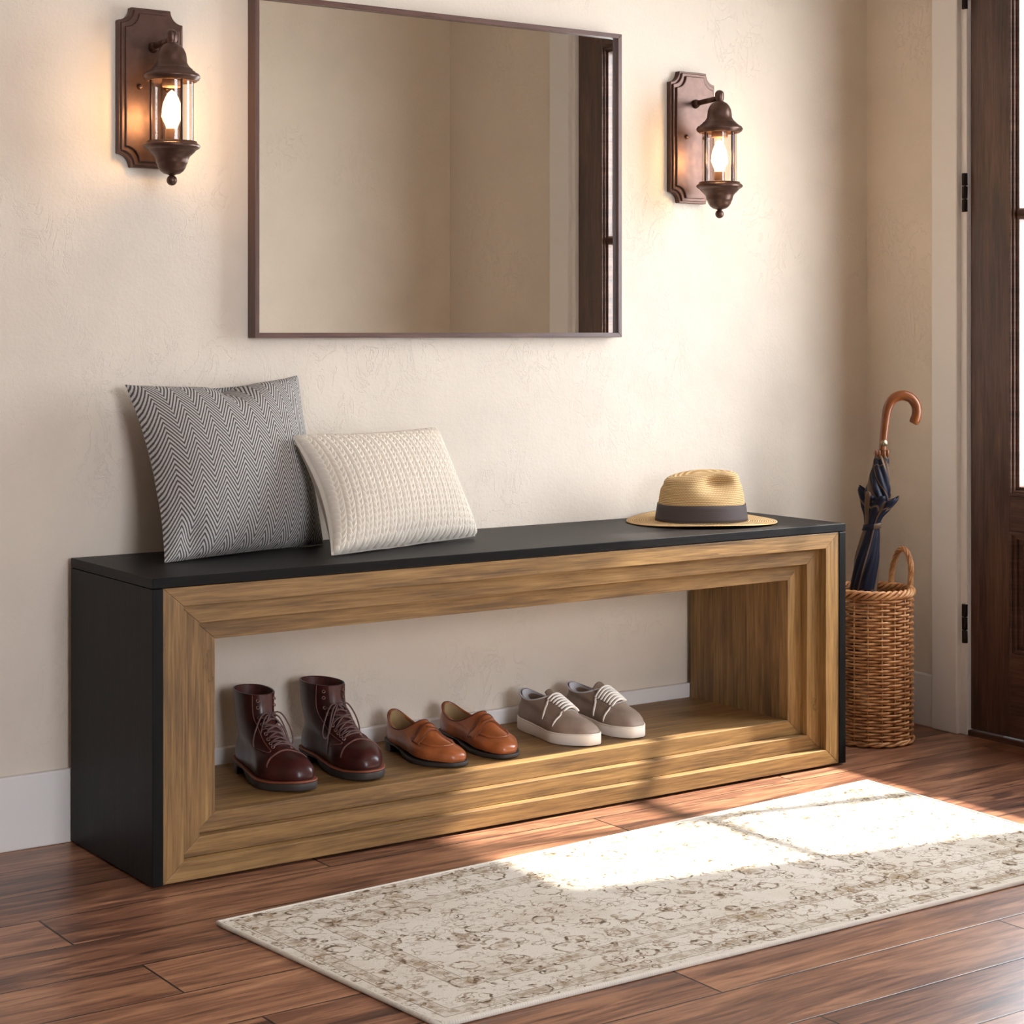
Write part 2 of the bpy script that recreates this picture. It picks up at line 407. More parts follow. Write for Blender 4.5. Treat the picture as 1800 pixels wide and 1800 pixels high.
# ================================================================== BENCH
BX0, BX1, BYF, BYB = .1262, 1.6724, -.3630, -.0176
bench = thing('entryway_bench', 'long open bench with black top and stepped oak frame front, standing against the wall', 'bench', ((BX0 + BX1) / 2, (BYF + BYB) / 2, 0))
f = MB(); f.box(BX0, BX1, BYF, BYB, .4835, .500, 0); f.build('top', M_black, bench, bevel=.0012)
for x0, x1 in ((BX0, BX0 + .0185), (BX1 - .0185, BX1)):
    f = MB(); f.box(x0, x1, BYF, BYB, .004, .4825, 2); f.build('side_panel', M_black, bench, bevel=.0012)
def mitre(x0, x1, z0, z1, wx, wz, y0, y1, parts=('rail', 'stile')):
    """four mitred bars around a rectangle"""
    O_ = [(x0, z0), (x1, z0), (x1, z1), (x0, z1)]; I_ = [(x0 + wx, z0 + wz), (x1 - wx, z0 + wz), (x1 - wx, z1 - wz), (x0 + wx, z1 - wz)]
    for k in range(4):
        q = [O_[k], O_[(k + 1) % 4], I_[(k + 1) % 4], I_[k]]
        g = MB(); g.prism(q, y0, y1, 1)
        ox, oy = random.random() * 9, random.random() * 9
        for n_, fc in enumerate(g.f):
            if k % 2 == 0: g.uv[n_] = [(g.v[i][0] + ox, g.v[i][2] + g.v[i][1] + oy) for i in fc]
            else: g.uv[n_] = [(g.v[i][2] + ox, g.v[i][0] + g.v[i][1] + oy) for i in fc]
        g.build('front_' + parts[k % 2], M_oak, bench, bevel=.0011)
IX0, IX1, IZ0, IZ1 = BX0 + .0190, BX1 - .0190, .0050, .4825
for k in range(3):
    d = .0365 * k; dz = .0318 * k
    mitre(IX0 + d, IX1 - d, IZ0 + dz, IZ1 - dz, .0362, .0315, BYF + .0015 + .0178 * k, BYF + .0015 + .0178 * (k + 1) + .006)
# lining panels behind the frame
LX0, LX1 = IX0 + .109, IX1 - .109
LZ0, LZ1 = IZ0 + .0945, IZ1 - .0945
yb = BYF + .055
f = MB(); f.box(LX1 - .0005, IX1 + .0003, yb + .006, BYB - .001, LZ0 - .02, LZ1 + .02, 2); f.build('lining_panel', M_oak, bench, bevel=.001)
f = MB(); f.box(IX0 - .0003, LX0 + .0005, yb + .006, BYB - .001, LZ0 - .02, LZ1 + .02, 2); f.build('lining_panel', M_oak, bench, bevel=.001)
f = MB(); f.box(IX0 - .0003, IX1 + .0003, yb + .006, BYB - .0015, LZ0 - .022, LZ0 + .0005, 0); f.build('shelf', M_oak, bench, bevel=.001)
f = MB(); f.box(IX0 - .0003, IX1 + .0003, yb + .006, BYB - .0015, LZ1 - .0005, LZ1 + .02, 0); f.build('lining_panel', M_oak, bench, bevel=.001)
for x in (BX0 + .05, BX1 - .05):
    for y in (BYF + .05, BYB - .05):
        f = MB(); f.lathe([(.016, 0), (.016, .0055)], 16, (x, y, 0)); f.build('foot', M_hinge, bench)
SHZ = LZ0 + .0005

# ================================================================== MIRROR
mir = thing('wall_mirror', 'large rectangular mirror in a thin dark walnut frame, hung above the bench', 'mirror', (.9125, 0, .886))
MX0, MX1, MZ0, MZ1 = .4799, 1.3451, .8854, 1.5270
O_ = [(MX0, MZ0), (MX1, MZ0), (MX1, MZ1), (MX0, MZ1)]; w = .0095
I_ = [(MX0 + w, MZ0 + w), (MX1 - w, MZ0 + w), (MX1 - w, MZ1 - w), (MX0 + w, MZ1 - w)]
for k in range(4):
    g = MB(); g.prism([O_[k], O_[(k + 1) % 4], I_[(k + 1) % 4], I_[k]], -.030, -.001, 1)
    for n_, fc in enumerate(g.f): g.uv[n_] = [((g.v[i][0], g.v[i][2] + g.v[i][1]) if k % 2 == 0 else (g.v[i][2], g.v[i][0] + g.v[i][1])) for i in fc]
    g.build('frame_bar', M_frame, mir, bevel=.0008)
f = MB(); f.box(MX0 + w - .001, MX1 - w + .001, -.0200, -.004, MZ0 + w - .001, MZ1 - w + .001); f.build('mirror_glass', M_mirror, mir)

# ================================================================== SCONCES
M_core = NB('glowing filament'); _e = M_core.n('ShaderNodeEmission', Color=(1.0, .74, .44, 1), Strength=30.0)
M_core.t.links.new(_e.outputs[0], M_core.out.inputs[0]); M_core = M_core.m
M_bulb = NB('frosted bulb glass'); _e = M_bulb.n('ShaderNodeEmission', Color=(1.0, .74, .44, 1), Strength=3.6)
_t = M_bulb.n('ShaderNodeBsdfTransparent', Color=(1, .96, .9, 1)); _m = M_bulb.n('ShaderNodeMixShader', i0=.55, i1=_t.outputs[0], i2=_e.outputs[0])
M_bulb.t.links.new(_m.outputs[0], M_bulb.out.inputs[0]); M_bulb = M_bulb.m
M_sock = NB('frosted candle sleeve').bsdf(c(120, 88, 70), .4, .3)
def plate_outline(w, h, r, n=8):
    P = []
    for sx, sz, a0 in ((1, 1, 180), (-1, 1, 270), (-1, -1, 0), (1, -1, 90)):
        seq = []
        for k in range(n + 1):
            a = radians(a0 + 90 * k / n); seq.append((sx * w + r * cos(a), sz * h + r * sin(a)))
        P.append(seq)
    # arcs centred on the corners, swept so that the outline runs counter-clockwise
    out = []
    for (sx, sz), seq in zip(((1, 1), (-1, 1), (-1, -1), (1, -1)), P): out += seq[::-1]
    return out
def make_sconce():
    r = thing('wall_sconce', 'x', 'wall lamp')
    f = MB(); W_, H_, R_ = .0625, .1435, .024
    f.prism(plate_outline(W_, H_, R_), -.0145, -.0005, 1); f.prism(plate_outline(W_ - .004, H_ - .004, R_ + .001), -.019, -.013, 1)
    f.build('backplate', M_bronze, r, bevel=.0016)
    f = MB(); f.prism(plate_outline(W_ - .0105, H_ - .0105, R_ + .002), -.0235, -.017, 1); f.build('raised_panel', M_bronze, r, bevel=.0018)
    for sx in (-1, 1):
        f = MB(); f.ball((sx * .026, -.0245, .000), .0052, 14); f.build('screw', M_bronze, r)
    AY = -.103
    f = MB(); f.tube([(0, -.021, .073), (0, -.030, .074), (0, -.036, .0745)], [.0105, .0085, .0062], 16); f.tube([(0, -.034, .0745), (0, AY, .0785)], .0058, 14)
    f.build('arm', M_bronze, r)
    z = lambda v: v - 1.335
    f = MB()
    prof = [(.0001, 1.4305), (.005, 1.4295), (.0085, 1.4265), (.0098, 1.4215), (.0095, 1.4120), (.0085, 1.4085), (.0078, 1.4065), (.0105, 1.4050), (.0160, 1.4020), (.0212, 1.3960),
            (.0248, 1.3880), (.0262, 1.3790), (.0268, 1.3720), (.0300, 1.3660), (.0340, 1.3618), (.0368, 1.3600), (.0370, 1.3575), (.0410, 1.3562), (.0418, 1.3535), (.0470, 1.3520),
            (.0498, 1.3475), (.0500, 1.3450), (.0480, 1.3435), (.0480, 1.3415), (.0440, 1.3400), (.0440, 1.3385), (.0405, 1.3385), (.0400, 1.3440), (.0200, 1.3470), (.0001, 1.3480)]
    f.lathe([(a, z(b_)) for a, b_ in prof], 44, (0, AY, 0)); f.build('roof_cap', M_bronze, r)
    f = MB(); f.lathe([(a, z(b_)) for a, b_ in [(.0380, 1.2330), (.0380, 1.3390)]], 44, (0, AY, 0), cap=False)
    f.lathe([(a, z(b_)) for a, b_ in [(.0365, 1.3390), (.0365, 1.2330)]], 44, (0, AY, 0), cap=False)
    f.build('glass_cylinder', M_lglass, r)
    f = MB()
    for a in range(4):
        x, y = .0402 * cos(a * pi / 2), AY + .0402 * sin(a * pi / 2)
        f = MB(); f.tube([(x, y, z(1.2305)), (x, y, z(1.3400))], .0020, 8); f.build('post', M_bronze, r)
    f = MB()
    prof = [(.0001, 1.2330), (.0390, 1.2330), (.0440, 1.2325), (.0445, 1.2290), (.0470, 1.2280), (.0498, 1.2255), (.0500, 1.2230), (.0480, 1.2205), (.0440, 1.2180), (.0425, 1.2175), (.0410, 1.2150), (.0370, 1.2110),
            (.0315, 1.2060), (.0290, 1.2010), (.0280, 1.1960), (.0270, 1.1930), (.0262, 1.1925), (.0240, 1.1860), (.0200, 1.1800), (.0140, 1.1755), (.0070, 1.1740), (.0050, 1.1725), (.0001, 1.1720)]
    f.lathe([(a, z(b_)) for a, b_ in prof], 44, (0, AY, 0)); f.build('bottom_cup', M_bronze, r)
    f = MB(); f.ball((0, AY, z(1.1640)), .0094, 22); f.build('finial', M_bronze, r)
    f = MB(); f.lathe([(.0115, z(1.2330)), (.0115, z(1.2540)), (.0105, z(1.2545)), (.0001, z(1.2546))], 24, (0, AY, 0)); f.build('bulb_socket', M_sock, r)
    f = MB(); f.lathe([(.0001, z(1.3480)), (.0175, z(1.3470)), (.0175, z(1.3290)), (.0165, z(1.3285)), (.0165, z(1.3400)), (.0001, z(1.3410))][::-1], 24, (0, AY, 0)); f.build('inner_collar', M_sock, r)
    f = MB(); f.lathe([(a, z(b_)) for a, b_ in [(.0095, 1.2545), (.0110, 1.2600), (.0150, 1.2690), (.0172, 1.2790), (.0175, 1.2880), (.0158, 1.2990), (.0115, 1.3100), (.0060, 1.3190), (.0001, 1.3240)]], 24, (0, AY, 0))
    bu = f.build('bulb', M_bulb, r)
    f = MB(); f.ball((0, AY, z(1.2850)), .0100, 24, (1, 1, 1.7)); f.build('filament', M_core, bu)
    return r
LAMP_W = 3.2
def lamp_light(x):
    d = bpy.data.lights.new('bulb_light', 'POINT'); d.energy = LAMP_W; d.color = (1.0, .62, .29); d.shadow_soft_size = .021
    o = bpy.data.objects.new('bulb_light', d); COL.objects.link(o); o.location = (x, -.103, -.050 + 1.335)
    return o
def copy_tree(o, parent=None):
    cc = o.copy(); COL.objects.link(cc)
    if parent: cc.parent = parent
    for ch in list(o.children): copy_tree(ch, cc)
    return cc
s1 = make_sconce(); tag(s1, 'bronze lantern wall sconce with a lit bulb, left of the mirror', 'wall lamp', 'bronze lantern sconces beside the mirror')
s2 = copy_tree(s1); tag(s2, 'bronze lantern wall sconce with a lit bulb, between the mirror and the door', 'wall lamp', 'bronze lantern sconces beside the mirror')
s1.location = (.2790, 0, 1.335); s2.location = (1.5540, 0, 1.321)
lamp_light(.2790); lamp_light(1.5540).location.z -= .014

# ================================================================== RUG
def rug_mat():
    b = NB('faded floral rug'); u, v, _ = b.sep(b.uv)
    LU, LV = 1.455, .60
    d = b.math('MINIMUM', b.math('MINIMUM', u, b.math('SUBTRACT', LU, u)), b.math('MINIMUM', v, b.math('SUBTRACT', LV, v)))
    P = b.comb(u, v, 0)
    wob = b.noise(P, 30, 3, .6, col=True)
    Pw = b.n('ShaderNodeVectorMath', {'operation': 'MULTIPLY_ADD'}, i0=wob, i1=(.03, .03, 0), i2=P).outputs[0]
    dw = b.math('ADD', d, b.math('MULTIPLY', b.math('SUBTRACT', b.noise(P, 40, 2), .5), .0025))
    def band(a, e, soft=.0008):
        return b.math('MULTIPLY', b.math('SUBTRACT', 1, b.math('SMOOTH_MIN', 1, b.math('MAXIMUM', 0, b.math('DIVIDE', b.math('SUBTRACT', a, dw), soft)), 0.01)),
                      b.math('SUBTRACT', 1, b.math('MINIMUM', 1, b.math('MAXIMUM', 0, b.math('DIVIDE', b.math('SUBTRACT', dw, e), soft)))))
    tanband = b.math('MAXIMUM', band(.018, .036), band(.106, .128))
    lines = b.math('MAXIMUM', b.math('MAXIMUM', band(.0135, .0155), band(.0375, .039)), b.math('MAXIMUM', band(.1015, .1035), band(.1305, .132)))
    # motifs: rings and leaves drawn around distorted cells
    v1 = b.vor(Pw, 17); v2 = b.vor(b.map(Pw, (1, 1, 1), loc=(.4, .7, 0)), 42); v3 = b.vor(b.map(Pw, (1, 2.1, 1), rot=(0, 0, .6)), 30)
    ring = lambda x, r0, w_: b.ramp(b.math('ABSOLUTE', b.math('SUBTRACT', x, r0)), [(w_ * .4, 1.0), (w_, 0.0)])
    n1 = b.noise(P, 55, 3, .6); n2 = b.noise(P, 14, 3, .55); n3 = b.noise(P, 120, 2, .6); n4 = b.noise(P, 5, 3, .55)
    r1 = b.math('MULTIPLY', ring(v1, .36, .05), b.ramp(n1, [(.40, 0.0), (.50, 1.0)]))
    r2 = b.math('MULTIPLY', ring(v2, .30, .07), b.ramp(n2, [(.45, 0.0), (.54, 1.0)]))
    r3 = b.math('MULTIPLY', ring(v3, .42, .05), b.ramp(b.noise(P, 22, 2), [(.44, 0.0), (.54, 1.0)]))
    blot = b.math('MULTIPLY', b.ramp(v1, [(.12, 1.0), (.34, 0.0)]), b.ramp(n2, [(.47, 0.0), (.6, 1.0)]))
    soft = b.ramp(n4, [(.46, 0.0), (.64, 1.0)])
    dark = b.math('MULTIPLY', b.math('MAXIMUM', r1, r2), b.ramp(b.noise(P, 70, 2, .5), [(.50, 0.0), (.57, 1.0)]))
    vein = b.math('MULTIPLY', b.ramp(b.math('ABSOLUTE', b.math('SUBTRACT', b.noise(Pw, 26, 4, .6, .7), .5)), [(.006, 1.0), (.022, 0.0)]), b.ramp(n2, [(.42, 0.0), (.55, 1.0)]))
    col = b.mix(b.math('MULTIPLY', soft, .30), c(222, 214, 202), c(190, 172, 146))
    col = b.mix(b.math('MULTIPLY', blot, .60), col, c(158, 128, 88))
    col = b.mix(b.math('MULTIPLY', tanband, b.math('ADD', .12, b.math('MULTIPLY', b.ramp(n1, [(.46, 0.0), (.58, 1.0)]), .5))), col, c(146, 120, 84))
    col = b.mix(b.math('MULTIPLY', b.math('MAXIMUM', r1, b.math('MAXIMUM', r2, r3)), .70), col, c(134, 104, 68))
    col = b.mix(b.math('MULTIPLY', vein, .60), col, c(130, 102, 70))
    col = b.mix(b.math('MULTIPLY', lines, .62), col, c(120, 98, 64))
    col = b.mix(b.math('MULTIPLY', dark, .8), col, c(72, 54, 38))
    pile = b.noise(P, 420, 2, .7)
    col = b.mix(b.math('MULTIPLY', b.ramp(pile, [(.38, 1.0), (.62, 0.0)]), .20), col, c(128, 114, 96))
    return b.bsdf(col, .95, normal=b.bump(pile, .5, .0015), spec=.1)
M_rug = rug_mat(); _b = NB('cream rug binding')
M_bind = _b.bsdf(c(214, 205, 192), .9, normal=_b.bump(_b.n('ShaderNodeTexWave', {'wave_type': 'BANDS'}, Vector=_b.uv, Scale=80.0, Distortion=.5).outputs['Fac'], .35, .0010))
RC = [Vector((.1810, -1.1335, 0)), Vector((1.560, -1.138, 0)), Vector((1.5884, -.5059, 0)), Vector((.1328, -.5855, 0))]
rug = thing('area_rug', 'cream and tan faded floral runner rug on the walnut floor in front of the bench', 'rug', (.866, -.84, 0))
def rugp(u, v, z):
    a = RC[0].lerp(RC[1], u); b_ = RC[3].lerp(RC[2], u); p = a.lerp(b_, v); return (p.x, p.y, z)
f = MB(); f.grid(lambda u, v: rugp(.003 + u * .994, .006 + v * .988, .0065), 80, 34, uvf=lambda a, b_: (a * 1.455, b_ * .60), smooth=True)
f.grid(lambda u, v: rugp(.003 + u * .994, .006 + v * .988, .0008), 8, 4, smooth=True, flip=True)
f.build('woven_field', M_rug, rug)
f = MB(); ed = []
for a, b_ in ((0, 1), (1, 2), (2, 3), (3, 0)):
    for k in range(30): ed.append(RC[a].lerp(RC[b_], k / 30) + Vector((0, 0, .0040)))
f.tube(ed, .0040, 10, closed=True, up=(0, 0, 1)); f.build('bound_edge', M_bind, rug)

# ================================================================== CUSHIONS
def quad_cushion(mb, BL, BR, TR, TL, tf, tb, N, pinch=.055, disp=None, dents=(), uvs=(1, 1), p=.42, rnd=.0):
    BL, BR, TR, TL = map(Vector, (BL, BR, TR, TL)); nu, nv = N
    nrm = ((BR - BL).cross(TL - BL)).normalized()           # towards the viewer
    def base(u, v):
        # edges drawn in between the corners
        uu = u + (u - .5) * -pinch * 2 * (1 - (2 * v - 1) ** 2) * abs(2 * u - 1) ** 1.2
        vv = v + (v - .5) * -pinch * (2 if v > .5 else .25) * (1 - (2 * u - 1) ** 2) * abs(2 * v - 1) ** 1.2
        kk = 1 - rnd * abs((2 * u - 1) * (2 * v - 1)) ** 5; uu = .5 + (uu - .5) * kk; vv = .5 + (vv - .5) * kk
        return BL.lerp(BR, uu).lerp(TL.lerp(TR, uu), vv)
    def th(u, v):
        a = max(0, 1 - (2 * u - 1) ** 2); b_ = max(0, 1 - (2 * v - 1) ** 2)
        return (a ** p) * (b_ ** p)
    def fr(u, v):
        t = th(u, v); q = base(u, v); h = tf * t
        for (du, dv, ru, rv, am) in dents: h -= am * exp(-((u - du) / ru) ** 2 - ((v - dv) / rv) ** 2)
        if disp: h += disp(u, v) * min(1, t * 2.2 + .15)
        q = q + nrm * h; q.z = max(q.z, .5012 + (.0003 * t)); return q
    def bk(u, v):
        q = base(u, v) - nrm * tb * th(u, v); q.z = max(q.z, .5008); q.y = min(q.y, -.003); return q
    mb.grid(fr, nu, nv, uvf=lambda a, b_: (a * uvs[0], b_ * uvs[1]))
    mb.grid(bk, nu // 4, nv // 4, uvf=lambda a, b_: (a * uvs[0], b_ * uvs[1]), flip=True)
    return fr, bk, nrm

def herring():
    b = NB('herringbone wool'); u, v, _ = b.sep(b.uv)
    w_ = b.noise(b.uv, 9, 2, .5)
    u2 = b.math('ADD', u, b.math('MULTIPLY', b.math('SUBTRACT', w_, .5), .004))
    P_ = .0445; S_ = .0104
    tri = b.math('ABSOLUTE', b.math('SUBTRACT', b.math('FRACT', b.math('DIVIDE', u2, P_)), .5))
    ph = b.math('DIVIDE', b.math('ADD', v, b.math('MULTIPLY', tri, P_ * 1.75)), S_)
    st = b.math('ABSOLUTE', b.math('SUBTRACT', b.math('FRACT', ph), .5))
    yarn = b.noise(b.map(b.uv, (1, 1, 1)), 520, 2, .7)
    stn = b.math('ADD', st, b.math('MULTIPLY', b.math('SUBTRACT', yarn, .5), .34))
    m = b.ramp(stn, [(.17, 0.0), (.29, 1.0)])
    col = b.mix(m, c(80, 76, 74), c(196, 191, 186))
    col = b.mix(b.math('MULTIPLY', b.ramp(yarn, [(.4, 0.0), (.65, 1.0)]), .3), col, c(120, 114, 111))
    return b.bsdf(col, .95, normal=b.bump(b.math('ADD', b.math('MULTIPLY', m, .6), yarn), .6, .0014), spec=.1)
M_herr = herring()
cu1 = thing('throw_pillow', 'large grey and white herringbone throw pillow leaning on the wall, left on the bench', 'pillow', (.40, -.11, .50), 'pillows on the bench top')
f = MB()
quad_cushion(f, (.2270, -.1870, .5010), (.592, -.088, .5010), (.5718, -.026, .8150), (.2090, -.060, .8040), .078, .038, (120, 110), .050,
             dents=((.55, .985, .10, .10, .030), (.50, .93, .05, .10, .012), (.12, .10, .05, .07, .012), (.03, .40, .03, .05, .006)), uvs=(.375, .345), p=.46)
f.build('cover', M_herr, cu1)
_b = NB('cream knit wool'); _n = _b.noise(_b.uv, 700, 3, .7)
M_knit = _b.bsdf(_b.mix(_b.math('MULTIPLY', _n, .35), c(232, 222, 208), c(206, 193, 176)), .95, normal=_b.bump(_n, .5, .001), spec=.1)
cu2 = thing('throw_pillow', 'small cream chunky-knit pillow propped in front of the herringbone pillow', 'pillow', (.70, -.16, .50), 'pillows on the bench top')
f = MB()
FR, BK, NR_ = quad_cushion(f, (.5021, -.2740, .5015), (.8920, -.1540, .5015), (.8480, -.068, .7090), (.4950, -.142, .7070), .070, .036, (120, 80), .065,
             dents=((.45, .03, .10, .05, .008),), uvs=(.40, .235), p=.37, rnd=.018)
NCOL, NROW = 20, 21
for cidx in range(-1, NCOL + 1):                                      # plump knit stitches following the cushion
    for ridx in range(-1, NROW + 1):
        for sd in (-1, 1):
            uc = (cidx + .5 + sd * .212) / NCOL; vc = (ridx + .5 + random.uniform(-.04, .04)) / NROW
            if uc < .004 or uc > .996 or vc < .012 or vc > .988: continue
            a_, b_ = .92 / NROW, .225 / NCOL                          # half length along v, half width along u
            sl = sd * .185 / NCOL                                      # lean of the stitch, outwards at the top
            vs = []; fs = []
            NA, NB_ = 10, 4
            for j in range(NB_ + 1):
                rr = cos((j / NB_) * pi / 2 * .98); hh = sin((j / NB_) * pi / 2 * .98)
                for i in range(NA):
                    an = i / NA * 2 * pi; pl = cos(an) * rr; pq = sin(an) * rr
                    wq = b_ * (1 - .25 * pl) ; vv = vc + a_ * pl; uu = uc + sl * pl + wq * pq
                    uu = min(.999, max(.001, uu)); vv = min(.999, max(.001, vv))
                    p_ = FR(uu, vv) + NR_ * (.0066 * hh * (1 - .25 * pl) - .0012 + .0016 * pl); p_.z = max(p_.z, .5010); vs.append(p_)
            for j in range(NB_):
                for i in range(NA):
                    q1, q2 = j * NA + i, j * NA + (i + 1) % NA; fs.append([q1, q2, q2 + NA, q1 + NA])
            fs.append([NB_ * NA + i for i in range(NA)])
            fs = [q[::-1] for q in fs]
            f.add(vs, fs, [[(vs[k].x, vs[k].z) for k in q] for q in fs], True)
f.build('cover', M_knit, cu2)

# ================================================================== HAT
_b = NB('natural straw'); u_, v_, _ = _b.sep(_b.uv)
_w = _b.math('ABSOLUTE', _b.math('SUBTRACT', _b.math('FRACT', _b.math('DIVIDE', v_, .0046)), .5))
_c2 = _b.math('ABSOLUTE', _b.math('SUBTRACT', _b.math('FRACT', _b.math('ADD', _b.math('DIVIDE', u_, .0060), _b.math('MULTIPLY', _b.math('FLOOR', _b.math('DIVIDE', v_, .0046)), .5))), .5))
_n = _b.noise(_b.uv, 260, 3, .6)
_col = _b.mix(_b.ramp(_b.math('ADD', _b.math('MULTIPLY', _w, 1.2), _b.math('MULTIPLY', _c2, .5)), [(.15, 1.0), (.55, 0.0)]), c(190, 150, 100), c(236, 206, 158))
_col = _b.mix(_b.math('MULTIPLY', _b.ramp(_n, [(.4, 1.0), (.6, 0.0)]), .3), _col, c(196, 156, 104))
M_straw = _b.bsdf(_col, .75, normal=_b.bump(_b.math('ADD', _b.math('SUBTRACT', 1, _b.math('MULTIPLY', _w, 2)), _b.math('ADD', _b.math('MULTIPLY', _c2, -.5), _b.math('MULTIPLY', _n, .4))), .9, .0018), spec=.2)
_b = NB('charcoal ribbon'); _n = _b.n('ShaderNodeTexWave', {'wave_type': 'BANDS', 'bands_direction': 'Y'}, Vector=_b.uv, Scale=160.0).outputs['Fac']
M_ribbon = _b.bsdf(c(72, 63, 62), .7, normal=_b.bump(_n, .3, .0006), spec=.2)
hat = thing('straw_hat', 'natural straw fedora with charcoal ribbon, lying on the right end of the bench top', 'hat', (0, 0, 0))
HA = -.45                                                            # direction the hat's front faces
ax = Vector((cos(HA), sin(HA), 0)); ay = Vector((-sin(HA), cos(HA), 0))
def crown(u, s):
    """s: 0 at the brim .. 1 at the centre of the top"""
    a = u * 2 * pi
    if s < .72:
        t = s / .72; r = lerp(.0905, .0785, t ** 1.1) - .004 * smooth(.8, 1, t) ; z = t * .082
    else:
        t = (s - .72) / .28; r = .0745 * cos(t * pi / 2) ** .8 if t < 1 else 0; z = .082 + .024 * sin(t * pi / 2) ** .9
    x, y = 1.06 * r * cos(a), .95 * r * sin(a)
    top = smooth(.05, .10, z)
    dz = -.021 * exp(-(y / .019) ** 2) * exp(-((x + .002) / .052) ** 4) * smooth(.090, .104, z)
    z += dz + .006 * top * (x / .08)
    for sy in (1, -1):                                               # the two front pinches
        d2 = ((x - .018) / .036) ** 2 + ((z - .080) / .019) ** 2
        y -= sy * .040 * exp(-d2) * smooth(.02, .06, sy * y)
    P = ax * x + ay * y; return (P.x, P.y, z + .0030)
def brimf(u, s):
    a = u * 2 * pi; r = lerp(.0895, .1530, s); x, y = r * 1.03 * cos(a), r * .985 * sin(a)
    z = .0035 - .0012 * s + .0075 * s * s * (abs(sin(a)) ** 3) * (.7 if sin(a) < 0 else 1.6)
    P = ax * x + ay * y; return (P.x, P.y, z)
f = MB(); f.grid(crown, 96, 60, cu=True, uvf=lambda a, b_: (a * .5, b_ * .155)); f.build('crown', M_straw, hat, solid=.0012)
f = MB(); f.grid(brimf, 96, 16, cu=True, uvf=lambda a, b_: (a * .75, b_ * .064), flip=True); f.build('brim', M_straw, hat, solid=.0016)
f = MB()
def bandf(u, v):
    p = Vector(crown(u, .02 + v * .30)); q = Vector((p.x, p.y, 0)).normalized() * .0018; return (p.x + q.x, p.y + q.y, p.z + .0005 * sin(u * 19))
f.grid(bandf, 96, 5, cu=True, uvf=lambda a, b_: (a * .56, b_ * .03))
f.build('ribbon_band', M_ribbon, hat, solid=.0012)
place(hat, (1.444, -.172, .5005))

# ================================================================== SHOES
def leather(name, dk, lt, rough=.33, bump=.1, spec=.5, coat=.12):
    b = NB(name); n_ = b.noise(b.obj, 22, 4, .6); g = b.noise(b.obj, 500, 2, .6)
    return b.bsdf(b.ramp(n_, [(.35, dk), (.62, lt)]), rough, normal=b.bump(g, bump, .0006), spec=spec, Coat_Weight=coat, Coat_Roughness=.25)
M_boot = leather('oxblood leather', c(44, 19, 18), c(66, 29, 27), .32, .1, .38, .03)
M_bootin = leather('dark boot lining', c(60, 26, 22), c(84, 40, 34), .6)
M_lace = NB('brown waxed lace').bsdf(c(92, 66, 62), .7)
M_welt = NB('tan welt').bsdf(c(128, 68, 46), .55)
M_sole = NB('dark rubber sole').bsdf(c(52, 45, 41), .65)
M_heelb = leather('stacked dark heel', c(36, 20, 16), c(54, 30, 24), .5)
M_eye = NB('antique brass eyelet').bsdf(c(132, 100, 92), .35, .7)
M_stitch = NB('reddish stitching').bsdf(c(112, 70, 60), .7)
M_loaf = leather('cognac leather', c(138, 74, 40), c(172, 98, 56), .30)
M_loafin = NB('tan shoe lining').bsdf(c(150, 122, 84), .8)
M_tops = NB('loafer seam').bsdf(c(98, 46, 24), .6)
M_snk = leather('taupe suede leather', c(130, 110, 97), c(148, 127, 112), .62, .2)
M_snkin = NB('grey sneaker lining').bsdf(c(196, 194, 198), .9)
M_rub = NB('off-white rubber').bsdf(c(232, 222, 210), .5)
M_wlace = NB('white cotton lace').bsdf(c(238, 230, 220), .9)
FOOT = [(0, .0300), (.15, .0330), (.35, .0312), (.5, .0345), (.68, .0445), (.82, .0440), (.93, .0385), (1, .034)]
def wtab(t):
    for (a, x), (b_, y) in zip(FOOT, FOOT[1:]):
        if t <= b_: return lerp(x, y, smooth(a, b_, t) * .35 + .65 * (t - a) / (b_ - a))
    return FOOT[-1][1]
def outline(th, L, sgn, k=1.0, ex=.56, yb_=0.0, yf_=None, ell=0.0, wid=None):
    """th 0 heel, pi toe; returns x,y,t"""
    yf_ = -L if yf_ is None else yf_
    t = (1 - cos(th)) / 2
    wf = wtab(t) * k * abs(sin(th)) ** lerp(ex, .95, ell) if ell < 1 else 0
    if wid is not None: wf = lerp(wf, wid * abs(sin(th)) ** .85, ell)
    y = lerp(yb_, yf_, t)
    side = 1 if sin(th) >= 0 else -1
    tt = min(1, max(0, -y / L))
    cxl = sgn * (.0045 * sin(pi * tt) - .006 * smooth(.7, 1, tt))
    return cxl + side * wf, y, t
def shoe_surface(keys, L, sgn):
    """keys: (k width factor, yb, yf, zb, zf, ell, wid, dip)"""
    def S(u, v):
        k, yb_, yf_, zb, zf, ell, wid, dip = crom(keys, v)
        th = u * 2 * pi
        x, y, t = outline(th, L, sgn, k, .56, yb_, yf_, min(1, max(0, ell)), wid)
        z = lerp(zb, zf, smooth(0, 1, t) * .5 + t * .5) - dip * sin(th) ** 2
        return Vector((x, y, z))
    return S
